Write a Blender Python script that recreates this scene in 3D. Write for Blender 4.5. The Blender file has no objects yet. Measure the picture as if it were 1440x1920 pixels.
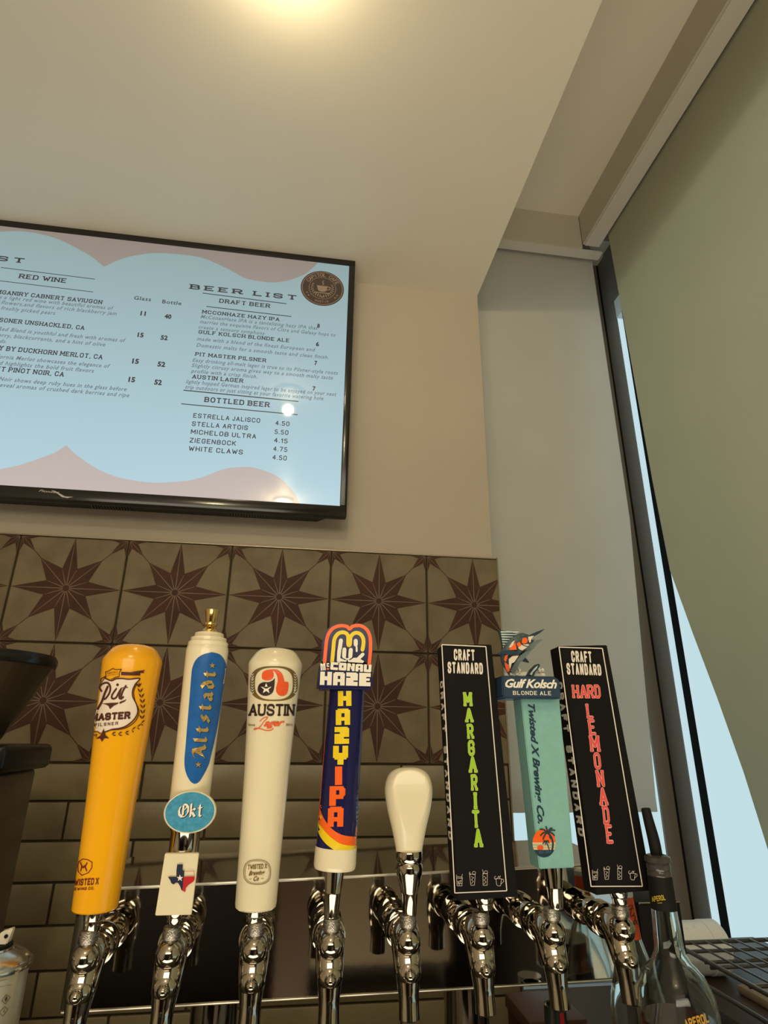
import bpy, bmesh, math, random
from mathutils import Vector, Matrix
from mathutils.geometry import tessellate_polygon
random.seed(7)

# ------------------------------------------------------------------ camera
F = 1110.0                                   # focal length in pixels of the 1440-wide frame
CX = Vector((0.98954154, -0.1438884, 0.01018224))     # camera right, in world axes
CD = Vector((0.06025294, 0.34816821, -0.93549371))    # camera down
CF = Vector((0.13106155, 0.92632339, 0.3531966))      # camera forward
cam_data = bpy.data.cameras.new('camera')
cam = bpy.data.objects.new('camera', cam_data)
bpy.context.scene.collection.objects.link(cam)
cam_data.sensor_fit = 'HORIZONTAL'
cam_data.sensor_width = 36.0
cam_data.lens = 36.0 * F / 1440.0
cam_data.clip_start = 0.02
m3 = Matrix((CX, -CD, -CF)).transposed()
cam.matrix_world = m3.to_4x4()
bpy.context.scene.camera = cam

# ------------------------------------------------------------------ world, lights, exposure
sc = bpy.context.scene
sc.view_settings.view_transform = 'Standard'
sc.view_settings.look = 'None'
sc.view_settings.exposure = 0.0
sc.view_settings.gamma = 1.0
sc.view_settings.use_curve_mapping = False
world = bpy.data.worlds.new('overcast_sky')
sc.world = world
world.use_nodes = True
world.node_tree.nodes['Background'].inputs[0].default_value = (0.56, 0.73, 0.78, 1)
world.node_tree.nodes['Background'].inputs[1].default_value = 1.0

def point_lamp(name, loc, watt, col, rad):
    d = bpy.data.lights.new(name, 'POINT')
    d.energy = watt; d.color = col; d.shadow_soft_size = rad
    o = bpy.data.objects.new(name, d)
    o.location = loc
    sc.collection.objects.link(o)
    return o
WARM = (1.0, 0.84, 0.52)
LAMP_A = (-0.0855, 0.565, 1.098)
LAMP_B = (-0.12, -0.52, 1.10)
point_lamp('ceiling_bulb', LAMP_A, 1.7, WARM, 0.018)
point_lamp('ceiling_bulb', LAMP_B, 12.5, WARM, 0.025)
def area_lamp(name, loc, target, w, h, watt, col):
    d = bpy.data.lights.new(name, 'AREA'); d.shape = 'RECTANGLE'; d.size = w; d.size_y = h
    d.energy = watt; d.color = col
    o = bpy.data.objects.new(name, d); o.location = loc
    o.rotation_euler = (Vector(target) - Vector(loc)).to_track_quat('-Z', 'Y').to_euler()
    sc.collection.objects.link(o); return o
area_lamp('rear_fill', (-0.3, -2.28, 0.78), (-0.3, 0.0, 0.80), 2.3, 0.62, 24, (1.0, 0.88, 0.66))  # added fill lamp along the rear wall, unseen, brightens ceiling and fronts
area_lamp('upward_fill', (0.0, -0.65, -1.25), (0.0, -0.64, 1.0), 2.4, 1.1, 35, (1.0, 0.88, 0.68))  # added fill lamp facing up to brighten the ceiling, not a real source

# ------------------------------------------------------------------ helpers
COL = sc.collection
def at(x, y, Y):
    v = CX * (x - 720) + CD * (y - 960) + CF * F
    return v * (Y / v.y)
def at_x(x, y, X):
    v = CX * (x - 720) + CD * (y - 960) + CF * F
    return v * (X / v.x)
def at_z(x, y, Z):
    v = CX * (x - 720) + CD * (y - 960) + CF * F
    return v * (Z / v.z)

_m = {}
def mat(name, col, rough=0.5, metal=0.0, var=0.0, vscale=30.0, bump=0.0, bscale=200.0, coat=0.0,
        emit=None, estr=1.0, trans=0.0, ior=1.45, alpha=1.0, spec=0.5, col2=None, rnd=0.0, sss=0.0):
    if name in _m: return _m[name]
    m = bpy.data.materials.new(name); m.use_nodes = True
    nt = m.node_tree; b = nt.nodes['Principled BSDF']
    b.inputs['Base Color'].default_value = (*col, 1)
    b.inputs['Roughness'].default_value = rough
    b.inputs['Metallic'].default_value = metal
    b.inputs['Specular IOR Level'].default_value = spec
    b.inputs['IOR'].default_value = ior
    b.inputs['Coat Weight'].default_value = coat
    b.inputs['Coat Roughness'].default_value = 0.06
    b.inputs['Transmission Weight'].default_value = trans
    b.inputs['Alpha'].default_value = alpha
    if emit:
        b.inputs['Emission Color'].default_value = (*emit, 1)
        b.inputs['Emission Strength'].default_value = estr
    tc = nt.nodes.new('ShaderNodeTexCoord')
    if var or col2 or rnd:
        n = nt.nodes.new('ShaderNodeTexNoise'); n.inputs['Scale'].default_value = vscale
        n.inputs['Detail'].default_value = 5.0
        nt.links.new(tc.outputs['Object'], n.inputs['Vector'])
        r = nt.nodes.new('ShaderNodeValToRGB')
        c2 = col2 if col2 else tuple(c * (1 - var) for c in col)
        r.color_ramp.elements[0].position = 0.32; r.color_ramp.elements[0].color = (*c2, 1)
        r.color_ramp.elements[1].position = 0.68; r.color_ramp.elements[1].color = (*col, 1)
        nt.links.new(n.outputs['Fac'], r.inputs['Fac'])
        out = r.outputs['Color']
        if rnd:
            oi = nt.nodes.new('ShaderNodeObjectInfo')
            mp = nt.nodes.new('ShaderNodeMapRange')
            mp.inputs['To Min'].default_value = 1 - rnd; mp.inputs['To Max'].default_value = 1 + rnd
            nt.links.new(oi.outputs['Random'], mp.inputs['Value'])
            hs = nt.nodes.new('ShaderNodeHueSaturation')
            nt.links.new(mp.outputs['Result'], hs.inputs['Value'])
            nt.links.new(out, hs.inputs['Color']); out = hs.outputs['Color']
            ad = nt.nodes.new('ShaderNodeVectorMath'); ad.operation = 'MULTIPLY_ADD'
            ad.inputs[1].default_value = (1, 1, 1)
            cb = nt.nodes.new('ShaderNodeCombineXYZ')
            ml = nt.nodes.new('ShaderNodeMath'); ml.operation = 'MULTIPLY'; ml.inputs[1].default_value = 40
            nt.links.new(oi.outputs['Random'], ml.inputs[0])
            nt.links.new(ml.outputs[0], cb.inputs[0]); nt.links.new(ml.outputs[0], cb.inputs[2])
            nt.links.new(tc.outputs['Object'], ad.inputs[0]); nt.links.new(cb.outputs[0], ad.inputs[2])
            nt.links.new(ad.outputs[0], n.inputs['Vector'])
        nt.links.new(out, b.inputs['Base Color'])
    if bump:
        n2 = nt.nodes.new('ShaderNodeTexNoise'); n2.inputs['Scale'].default_value = bscale
        n2.inputs['Detail'].default_value = 3.0
        nt.links.new(tc.outputs['Object'], n2.inputs['Vector'])
        bp = nt.nodes.new('ShaderNodeBump'); bp.inputs['Strength'].default_value = bump
        bp.inputs['Distance'].default_value = 0.002
        nt.links.new(n2.outputs['Fac'], bp.inputs['Height'])
        nt.links.new(bp.outputs['Normal'], b.inputs['Normal'])
    _m[name] = m
    return m

def link(name, me, mats=(), parent=None, loc=None, smooth=False, **props):
    for m in mats: me.materials.append(m)
    if smooth:
        for p in me.polygons: p.use_smooth = True
        try: me.set_sharp_from_angle(angle=math.radians(38))
        except Exception: pass
    o = bpy.data.objects.new(name, me)
    COL.objects.link(o)
    if parent: o.parent = parent
    if loc is not None: o.location = loc
    for k, v in props.items(): o[k] = v
    return o
def raw(name, verts, faces, mats=(), parent=None, loc=None, smooth=False, mi=None, **props):
    me = bpy.data.meshes.new(name)
    me.from_pydata([tuple(v) for v in verts], [], faces)
    if mi:
        for p, i in zip(me.polygons, mi): p.material_index = i
    me.update()
    return link(name, me, mats, parent, loc, smooth, **props)
def bm_link(name, bm, mats=(), parent=None, loc=None, smooth=False, **props):
    bmesh.ops.recalc_face_normals(bm, faces=bm.faces)
    me = bpy.data.meshes.new(name); bm.to_mesh(me); bm.free()
    return link(name, me, mats, parent, loc, smooth, **props)
def bm_box(bm, a, b, bev=0.0, seg=2):
    a, b = Vector(a), Vector(b)
    r = bmesh.ops.create_cube(bm, size=1.0)
    c = (a + b) / 2; d = b - a
    for v in r['verts']: v.co = Vector((v.co.x * d.x, v.co.y * d.y, v.co.z * d.z)) + c
    if bev:
        es = list({e for v in r['verts'] for e in v.link_edges})
        bmesh.ops.bevel(bm, geom=es, offset=bev, segments=seg, affect='EDGES', profile=0.5)
    return bm
def box(name, a, b, m, parent=None, bev=0.0, **props):
    bm = bmesh.new(); bm_box(bm, a, b, bev)
    return bm_link(name, bm, [m], parent, smooth=bev > 0, **props)
def hexa(name, pts8, m, parent=None, bev=0.0, **props):
    """box from 8 corners: bottom 4 (ccw) then top 4"""
    bm = bmesh.new(); v = [bm.verts.new(p) for p in pts8]
    for f in ((0,3,2,1),(4,5,6,7),(0,1,5,4),(1,2,6,5),(2,3,7,6),(3,0,4,7)): bm.faces.new([v[i] for i in f])
    bmesh.ops.recalc_face_normals(bm, faces=bm.faces)
    if bev: bmesh.ops.bevel(bm, geom=list(bm.edges), offset=bev, segments=2, affect='EDGES')
    return bm_link(name, bm, [m], parent, smooth=bev > 0, **props)
def lathe_data(prof, n=40, sx=1.0, sy=1.0):
    vs, fs = [], []
    k = len(prof)
    for r, z in prof:
        for i in range(n):
            a = 2 * math.pi * i / n
            vs.append((r * math.cos(a) * sx, r * math.sin(a) * sy, z))
    for j in range(k - 1):
        for i in range(n):
            i2 = (i + 1) % n
            fs.append((j * n + i, j * n + i2, (j + 1) * n + i2, (j + 1) * n + i))
    fs.append(tuple(range(n))[::-1]); fs.append(tuple((k - 1) * n + i for i in range(n)))
    return vs, fs
def lathe(name, prof, m, parent=None, loc=None, n=40, sx=1.0, sy=1.0, rot=None, **props):
    prof = [(max(r, 1e-5), z) for r, z in prof]
    vs, fs = lathe_data(prof, n, sx, sy)
    if rot is not None: vs = [rot @ Vector(v) for v in vs]
    return raw(name, vs, fs, [m], parent, loc, True, **props)
def tube_bm(bm, path, rad, n=16, squash=None):
    """sweep round section along path of Vectors"""
    path = [Vector(p) for p in path]
    if not hasattr(rad, '__len__'): rad = [rad] * len(path)
    rings = []
    up = None
    for i, p in enumerate(path):
        t = (path[min(i + 1, len(path) - 1)] - path[max(i - 1, 0)]).normalized()
        if up is None:
            up = Vector((1, 0, 0)) if abs(t.x) < 0.9 else Vector((0, 0, 1))
        a = (up - t * up.dot(t)).normalized(); up = a
        b = t.cross(a)
        rr = rad[i]; sq = squash[i] if squash else 1.0
        rings.append([bm.verts.new(p + a * math.cos(2 * math.pi * k / n) * rr + b * math.sin(2 * math.pi * k / n) * rr * sq) for k in range(n)])
    for r0, r1 in zip(rings, rings[1:]):
        for k in range(n):
            bm.faces.new((r0[k], r0[(k + 1) % n], r1[(k + 1) % n], r1[k]))
    bm.faces.new(rings[0][::-1]); bm.faces.new(rings[-1])
def tube(name, path, rad, m, parent=None, n=16, **props):
    bm = bmesh.new(); tube_bm(bm, path, rad, n)
    return bm_link(name, bm, [m], parent, smooth=True, **props)
def empty(name, loc, label=None, cat=None, group=None, rot=None):
    o = bpy.data.objects.new(name, None); o.empty_display_size = 0.02
    COL.objects.link(o); o.location = loc
    if rot: o.rotation_euler = rot
    if label: o['label'] = label
    if cat: o['category'] = cat
    if group: o['group'] = group
    return o
def bez(pts, n=8):
    """Catmull-Rom through points (tuples of any dimension)"""
    out = []
    P = [pts[0]] + list(pts) + [pts[-1]]
    for i in range(1, len(P) - 2):
        p0, p1, p2, p3 = P[i - 1], P[i], P[i + 1], P[i + 2]
        for k in range(n):
            t = k / n
            out.append(tuple(0.5 * ((2 * b) + (-a + c) * t + (2 * a - 5 * b + 4 * c - d) * t * t + (-a + 3 * b - 3 * c + d) * t ** 3)
                             for a, b, c, d in zip(p0, p1, p2, p3)))
    out.append(tuple(pts[-1]))
    return out

# ------------------------------------------------------------------ flat artwork (lettering, emblems)
def stroke(pts, w, closed=False, rnd=True, butt=False):
    out = []
    P = list(pts) + ([pts[0]] if closed else [])
    for (x0, y0), (x1, y1) in zip(P, P[1:]):
        dx, dy = x1 - x0, y1 - y0; L = math.hypot(dx, dy)
        if L < 1e-9: continue
        nx, ny = -dy / L * w / 2, dx / L * w / 2
        out.append([(x0 + nx, y0 + ny), (x0 - nx, y0 - ny), (x1 - nx, y1 - ny), (x1 + nx, y1 + ny)])
    if rnd:
        Q = P if not butt else P[1:-1]
        for x, y in Q:
            out.append([(x + w / 2 * math.cos(k * math.pi / 4), y + w / 2 * math.sin(k * math.pi / 4)) for k in range(8)])
    return out
def nib(pts, nx, ny):
    out = []
    for (x0, y0), (x1, y1) in zip(pts, pts[1:]):
        out.append([(x0 - nx, y0 - ny), (x0 + nx, y0 + ny), (x1 + nx, y1 + ny), (x1 - nx, y1 - ny)])
    return out
def star(cx, cy, r, k=5, ri=0.4, a0=90):
    return [[(cx + (r if i % 2 == 0 else r * ri) * math.cos(math.radians(a0 + i * 180 / k)),
              cy + (r if i % 2 == 0 else r * ri) * math.sin(math.radians(a0 + i * 180 / k))) for i in range(2 * k)]]
def disc(cx, cy, rx, ry=None, n=28):
    ry = ry or rx
    return [[(cx + rx * math.cos(2 * math.pi * i / n), cy + ry * math.sin(2 * math.pi * i / n)) for i in range(n)]]
def circ(cx, cy, rx, ry=None, n=28, a0=0, a1=360):
    ry = ry or rx
    return [(cx + rx * math.cos(math.radians(a0 + (a1 - a0) * i / n)), cy + ry * math.sin(math.radians(a0 + (a1 - a0) * i / n))) for i in range(n + (0 if a1 - a0 == 360 else 1))]

GL = {
'A': '0,0 3,10 6,0;1.1,3.3 4.9,3.3', 'B': '0,0 0,10 4.5,10 5.7,8.8 5.7,6.4 4.5,5.2 0,5.2;4.5,5.2 6,4 6,1.2 4.8,0 0,0',
'C': '6,7.3 6,8.5 4.5,10 1.5,10 0,8.5 0,1.5 1.5,0 4.5,0 6,1.5 6,2.7', 'D': '0,0 0,10 4.3,10 6,8.3 6,1.7 4.3,0 0,0',
'E': '5.6,10 0,10 0,0 5.6,0;0,5.1 4.3,5.1', 'F': '5.6,10 0,10 0,0;0,5 4.3,5',
'G': '6,7.3 6,8.5 4.5,10 1.5,10 0,8.5 0,1.5 1.5,0 4.5,0 6,1.5 6,4.8 3.4,4.8', 'H': '0,0 0,10;6,0 6,10;0,5 6,5',
'I': '0,0 0,10', 'J': '4,10 4,1.5 2.8,0 1.2,0 0,1.5 0,2.5', 'K': '0,0 0,10;5.6,10 0,4;2,6 5.8,0', 'L': '0,10 0,0 5.2,0',
'M': '0,0 0,10 3.6,3 7.2,10 7.2,0', 'N': '0,0 0,10 6,0 6,10', 'O': '1.5,0 4.5,0 6,1.5 6,8.5 4.5,10 1.5,10 0,8.5 0,1.5 1.5,0',
'P': '0,0 0,10 4.5,10 6,8.7 6,6 4.5,4.7 0,4.7', 'Q': '1.5,0 4.5,0 6,1.5 6,8.5 4.5,10 1.5,10 0,8.5 0,1.5 1.5,0;4,2.5 6.4,-.5',
'R': '0,0 0,10 4.5,10 6,8.7 6,6 4.5,4.7 0,4.7;3.4,4.7 6,0',
'S': '6,7.5 6,8.6 4.6,10 1.4,10 0,8.6 0,6.6 1.2,5.5 4.8,4.5 6,3.4 6,1.4 4.6,0 1.4,0 0,1.4 0,2.5', 'T': '0,10 6,10;3,10 3,0',
'U': '0,10 0,1.5 1.5,0 4.5,0 6,1.5 6,10', 'V': '0,10 3,0 6,10', 'W': '0,10 2.2,0 4.2,7.5 6.2,0 8.4,10', 'X': '0,0 6,10;0,10 6,0',
'Y': '0,10 3,5 6,10;3,5 3,0', 'Z': '0,10 6,10 0,0 6,0', '0': '1.5,0 4,0 5.5,1.5 5.5,8.5 4,10 1.5,10 0,8.5 0,1.5 1.5,0',
'1': '0,8 2,10 2,0', '2': '0,8.4 1.4,10 4,10 5.4,8.5 5.4,6.5 0,0 5.6,0', '4': '4,0 4,10 0,3.3 5.6,3.3',
'5': '5,10 .4,10 .2,5.6 3.8,5.8 5.4,4.3 5.4,1.5 4,0 1.4,0 0,1.4', '6': '5,9.2 4,10 1.6,10 0,8.3 0,1.6 1.5,0 4,0 5.5,1.5 5.5,4 4,5.4 1.3,5.4 0,4',
'7': '0,10 5.5,10 2,0', '8': '1.5,5.3 .2,6.6 .2,8.7 1.5,10 4,10 5.3,8.7 5.3,6.6 4,5.3 1.5,5.3 0,3.9 0,1.4 1.5,0 4,0 5.5,1.4 5.5,3.9 4,5.3',
'.': '0,0 0,.3', ',': '0.3,0.2 -.4,-1.5', '-': '0,5 3,5', '&': '6,0 1,7 1,9 2.5,10 4,9 4,7.5 0,3 0,1 1.5,0 4,0 6,4',
'l': '0,10 0,1 1.3,.2', 't': '0,9 0,1 1.3,.2;-1.3,6.6 1.7,6.6', 's': '3.2,5.6 1.9,6.6 .2,5.2 2.9,2.2 1.2,.2 -.4,1.2',
'a': '0,5.6 1.6,6.6 3,5.4 3,1 4.2,.2;3,3.7 .2,2.6 .2,1.1 1.4,.2 3,1.4', 'd': '3,5 1.6,6.4 0,5 0,1.3 1.5,.2 3,1.3 3,5 2,8 -.2,10',
'k': '0,10 0,0;0,3.6 2.1,6.4 3.2,5.2 1,3.6 3.4,.2', 'a1': '0,.3 1.3,.9 3.6,9.6 5.3,1.2 6.4,.2;1.7,3.6 4.9,3.6;.2,7.6 1.4,9.4 3.6,9.6',
'o1': '3.4,9.8 1,8 0,5 .6,2 2.6,.2 5.2,.6 7,3.4 7,7 5.4,9.2 3.4,9.8;3.2,9 3.2,1.4;4.4,5.5 6,8',
}
GL = {k: [[tuple(float(q) for q in p.split(',')) for p in s.split()] for s in v.split(';')] for k, v in GL.items()}
SERIF = {'A':[(0,0),(6,0)],'B':[(0,0),(0,10)],'D':[(0,0),(0,10)],'E':[(0,0),(0,10)],'F':[(0,0),(0,10)],'H':[(0,0),(0,10),(6,0),(6,10)],
 'I':[(0,0),(0,10)],'K':[(0,0),(0,10),(5.8,0),(5.6,10)],'L':[(0,0),(0,10)],'M':[(0,0),(0,10),(7.2,0),(7.2,10)],'N':[(0,0),(0,10),(6,10)],
 'P':[(0,0),(0,10)],'R':[(0,0),(0,10),(6,0)],'T':[(3,0)],'U':[(0,10),(6,10)],'V':[(0,10),(6,10)],'W':[(0,10),(8.4,10)],
 'X':[(0,0),(6,0),(0,10),(6,10)],'Y':[(0,10),(6,10),(3,0)],'1':[(2,0)],'J':[(4,10)]}
def chaikin(p):
    if len(p) < 3: return p
    q = [p[0]]
    for a, b in zip(p, p[1:]):
        q += [(a[0] * .75 + b[0] * .25, a[1] * .75 + b[1] * .25), (a[0] * .25 + b[0] * .75, a[1] * .25 + b[1] * .75)]
    q.append(p[-1]); return q
def sk(text, wt=1.2, gap=2.0, serif=0.0, rnd=False, sx=1.0, space=4.0, nibv=None, keys=None):
    """skeleton lettering, cap height 10, returns polygons"""
    out = []; x = 0.0
    for ch in (keys or text):
        if ch == ' ': x += space; continue
        g = GL[ch]
        x0 = min(p[0] for s in g for p in s); x1 = max(p[0] for s in g for p in s)
        if ch not in 'tsdkl': x0 = min(x0, 0)
        iw = wt / 2
        def T(p):   # keep ink inside 0..10
            return (x + iw + (p[0] - x0) * sx, iw + p[1] * (10 - wt) / 10)
        for s in g:
            if rnd and ch in 'BCDGJOPQRSU0235689&': s = chaikin(s)
            q = [T(p) for p in s]
            out += nib(q, *nibv) if nibv else stroke(q, wt, rnd=True)
        if serif:
            for p in SERIF.get(ch, []):
                a, b = T(p)
                out.append([(a - serif, b - iw * .8), (a + serif, b - iw * .8), (a + serif, b + iw * .8), (a - serif, b + iw * .8)])
        x += (x1 - x0) * sx + wt + gap
    return out
_bf = {}
def bf(text, bold=0.0, shear=0.0, space=1.0):
    """built-in font as polygons, cap height about 10"""
    k = (text, bold, shear, space)
    if k in _bf: return _bf[k]
    cu = bpy.data.curves.new('t', 'FONT'); cu.body = text; cu.resolution_u = 2
    cu.offset = bold; cu.shear = shear; cu.space_character = space; cu.size = 1.0
    ob = bpy.data.objects.new('t', cu)
    me = ob.to_mesh()
    if len(me.polygons) == 0:
        COL.objects.link(ob); dg = bpy.context.evaluated_depsgraph_get()
        me = bpy.data.meshes.new_from_object(ob.evaluated_get(dg))
    s = 10 / 0.729
    res = [[(me.vertices[i].co.x * s, me.vertices[i].co.y * s) for i in p.vertices] for p in me.polygons]
    bpy.data.objects.remove(ob); bpy.data.curves.remove(cu)
    _bf[k] = res
    return res
def xy(polys, f): return [[f(*p) for p in q] for q in polys]
def fit(polys, P0, P1, h, up=None):
    """put lettering on the segment P0-P1 (u,v plane), h tall (10 units -> h)"""
    x0 = min(p[0] for q in polys for p in q); x1 = max(p[0] for q in polys for p in q)
    dx, dy = P1[0] - P0[0], P1[1] - P0[1]; L = math.hypot(dx, dy)
    ux, uy = dx / L, dy / L
    vx, vy = (-uy, ux) if up is None else up
    s = L / (x1 - x0)
    return xy(polys, lambda a, b: (P0[0] + ux * (a - x0) * s + vx * b * h / 10, P0[1] + uy * (a - x0) * s + vy * b * h / 10))
def tris_of(polys):
    vs, ts = [], []
    for k, q in enumerate(polys):
        b = len(vs); vs += [(p[0], p[1], k % 48) for p in q]
        if len(q) == 3: ts.append((b, b + 1, b + 2))
        elif len(q) == 4: ts += [(b, b + 1, b + 2), (b, b + 2, b + 3)]
        else:
            for t in tessellate_polygon([[Vector((p[0], p[1], 0)) for p in q]]): ts.append(tuple(b + i for i in t))
    return vs, ts
def split_tris(vs, ts, L):
    vs = list(vs); cache = {}; out = []; todo = list(ts)
    while todo:
        t = todo.pop()
        es = [(math.dist(vs[t[i]], vs[t[(i + 1) % 3]]), i) for i in range(3)]
        d, i = max(es)
        if d <= L: out.append(t); continue
        a, b, c = t[i], t[(i + 1) % 3], t[(i + 2) % 3]
        k = (min(a, b), max(a, b))
        if k not in cache:
            vs.append(((vs[a][0] + vs[b][0]) / 2, (vs[a][1] + vs[b][1]) / 2, vs[a][2])); cache[k] = len(vs) - 1
        m_ = cache[k]
        todo += [(a, m_, c), (m_, b, c)]
    return vs, out
def decal(name, polys, Y0, surf, m, parent, sub=None, **props):
    """polys lie in the plane y=Y0 (u=x, v=z); surf lays each point onto the real surface"""
    vs, ts = tris_of(polys)
    if sub: vs, ts = split_tris(vs, ts, sub)
    bpy.context.view_layer.update()
    inv = parent.matrix_world.inverted()
    W = [inv @ (surf(Vector((u, Y0, v))) * (1 - 3.5e-6 * k)) for u, v, k in vs]
    fs = []
    for a, b, c in ts:      # face the viewer
        n = (W[b] - W[a]).cross(W[c] - W[a])
        fs.append((a, b, c) if (parent.matrix_world.to_3x3() @ n).y < 0 else (a, c, b))
    return raw(name, W, fs, [m], parent, **props)
def px(polys, Y0):
    """polygons given in photo pixels -> plane y=Y0"""
    def f(x, y):
        p = at(x, y, Y0); return (p.x, p.z)
    return xy(polys, f)
def pt(x, y, Y0):
    p = at(x, y, Y0); return (p.x, p.z)
def pxtext(polys, x0, y0, x1, y1, hpx, Y0, up=None):
    a, b = pt(x0, y0, Y0), pt(x1, y1, Y0)
    s = (Vector(a) - Vector(b)).length / math.hypot(x1 - x0, y1 - y0)
    return fit(polys, a, b, hpx * s, up)
def zm(ox, oy, s):
    return lambda l: [(ox + x / s, oy + y / s) for x, y in l]

# ------------------------------------------------------------------ materials
M_wall = mat('wall_paint', (0.50, 0.43, 0.345), 0.55, var=0.05, vscale=3, bump=0.25, bscale=350)
M_ceil = mat('ceiling_paint', (0.76, 0.69, 0.57), 0.5, var=0.04, vscale=3, bump=0.06, bscale=400)
M_trimp = mat('header_paint', (0.52, 0.475, 0.39), 0.55, bump=0.1)
M_lip = mat('header_paint_lit', (0.62, 0.58, 0.50), 0.5, bump=0.1)  # header paint lightened in its colour for the light on the lip
M_tile = mat('tile_glaze', (0.215, 0.168, 0.098), 0.6, vscale=14, col2=(0.150, 0.112, 0.062), rnd=0.10, bump=0.25, bscale=120)
M_starc = mat('tile_star_brown', (0.070, 0.022, 0.009), 0.7, var=0.35, vscale=20, rnd=0.1)
M_starl = mat('tile_star_line', (0.21, 0.14, 0.09), 0.5)
M_brick = mat('brick_tile_glaze', (0.25, 0.20, 0.115), 0.36, vscale=18, col2=(0.205, 0.165, 0.095), rnd=0.07, bump=0.2, bscale=80)
M_grout = mat('grout', (0.065, 0.045, 0.022), 0.85, var=0.3)
M_chrome = mat('chrome', (0.43, 0.385, 0.31), 0.07, 1.0)
M_knurl = mat('knurled_chrome', (0.40, 0.37, 0.32), 0.25, 1.0, bump=0.3, bscale=900)
M_steel = mat('polished_steel', (0.55, 0.51, 0.45), 0.05, 1.0, bump=0.02, bscale=30)
M_edge = mat('edge_highlight', (0.80, 0.76, 0.66), 0.38, 1.0)  # brighter than the box steel, stands for the highlight on its edges
M_steeltop = mat('polished_steel_top', (0.50, 0.47, 0.42), 0.10, 1.0)
M_gold = mat('brass', (0.75, 0.52, 0.20), 0.15, 1.0)
M_black = mat('black_plastic', (0.008, 0.008, 0.008), 0.25)
M_matt = mat('black_rubber', (0.008, 0.0075, 0.007), 0.6, spec=0.2)
M_shade = mat('shade_fabric', (0.64, 0.605, 0.55), 0.85, var=0.06, vscale=6, bump=0.3, bscale=900)
M_shade2 = mat('shade_fabric_right', (0.66, 0.64, 0.48), 0.85, var=0.06, vscale=6, bump=0.3, bscale=900)
for _s, _w in ((M_shade, 0.28), (M_shade2, 0.42)):     # thin cloth lets some daylight through
    nt = _s.node_tree; out = nt.nodes['Material Output']; pb = nt.nodes['Principled BSDF']
    tr_ = nt.nodes.new('ShaderNodeBsdfTranslucent'); tr_.inputs['Color'].default_value = (0.62, 0.66, 0.56, 1)
    mx = nt.nodes.new('ShaderNodeMixShader'); mx.inputs[0].default_value = _w
    nt.links.new(pb.outputs[0], mx.inputs[1]); nt.links.new(tr_.outputs[0], mx.inputs[2]); nt.links.new(mx.outputs[0], out.inputs['Surface'])
M_alu = mat('dark_bronze_frame', (0.16, 0.14, 0.12), 0.45)
M_alu2 = mat('brown_frame', (0.20, 0.17, 0.13), 0.45)
M_white = mat('white_frame', (0.70, 0.74, 0.74), 0.45)
M_glass = mat('window_glass', (0.95, 1, 1), 0.0, trans=1.0, ior=1.01)
M_lead = mat('lead_glow', (1, 0.85, 0.55), 0.4, emit=(1, 0.80, 0.45), estr=14)

STRUCT = dict(kind='structure')
# ------------------------------------------------------------------ room shell
ZC, ZR, ZF = 1.174, 1.547, -1.35
XE = 0.447
YW = 1.31
wall = box('wall_back', (-1.62, YW, ZF), (XE, YW + 0.12, ZC + 0.5), M_wall, **STRUCT)
ceil = box('ceiling', (-1.62, -2.3, ZC), (XE, YW + 0.12, ZC + 0.08), M_ceil, **STRUCT)
box('ceiling_raised', (XE + 0.0, -2.3, ZR), (1.15, 1.65, ZR + 0.08), M_ceil, **STRUCT)
box('trim_1', (XE - 0.02, -2.3, ZC + .08), (XE, YW + 0.12, ZR + 0.02), M_ceil, **STRUCT)       # vertical step between ceilings
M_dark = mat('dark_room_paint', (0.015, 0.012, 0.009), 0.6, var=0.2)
box('wall_left', (-1.70, -2.3, ZF), (-1.62, YW + 0.12, ZC + 0.05), M_wall, **STRUCT)
box('wall_rear', (-1.70, -2.38, ZF), (1.15, -2.3, ZR + 0.05), M_dark, **STRUCT)
box('floor', (-1.7, -2.38, ZF - 0.05), (1.15, 1.65, ZF), mat('floor_tile', (0.012, 0.010, 0.008), 0.5, var=0.3), **STRUCT)
box('wall_right', (1.02, -2.3, ZF), (1.12, -0.9, ZR), M_dark, **STRUCT)
box('wall_right_lower', (0.94, -0.9, ZF), (1.12, 1.65, -0.62), M_dark, **STRUCT)
box('wall_back_lower', (XE, 1.44, ZF), (0.94, 1.56, -0.62), M_wall, **STRUCT)

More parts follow.
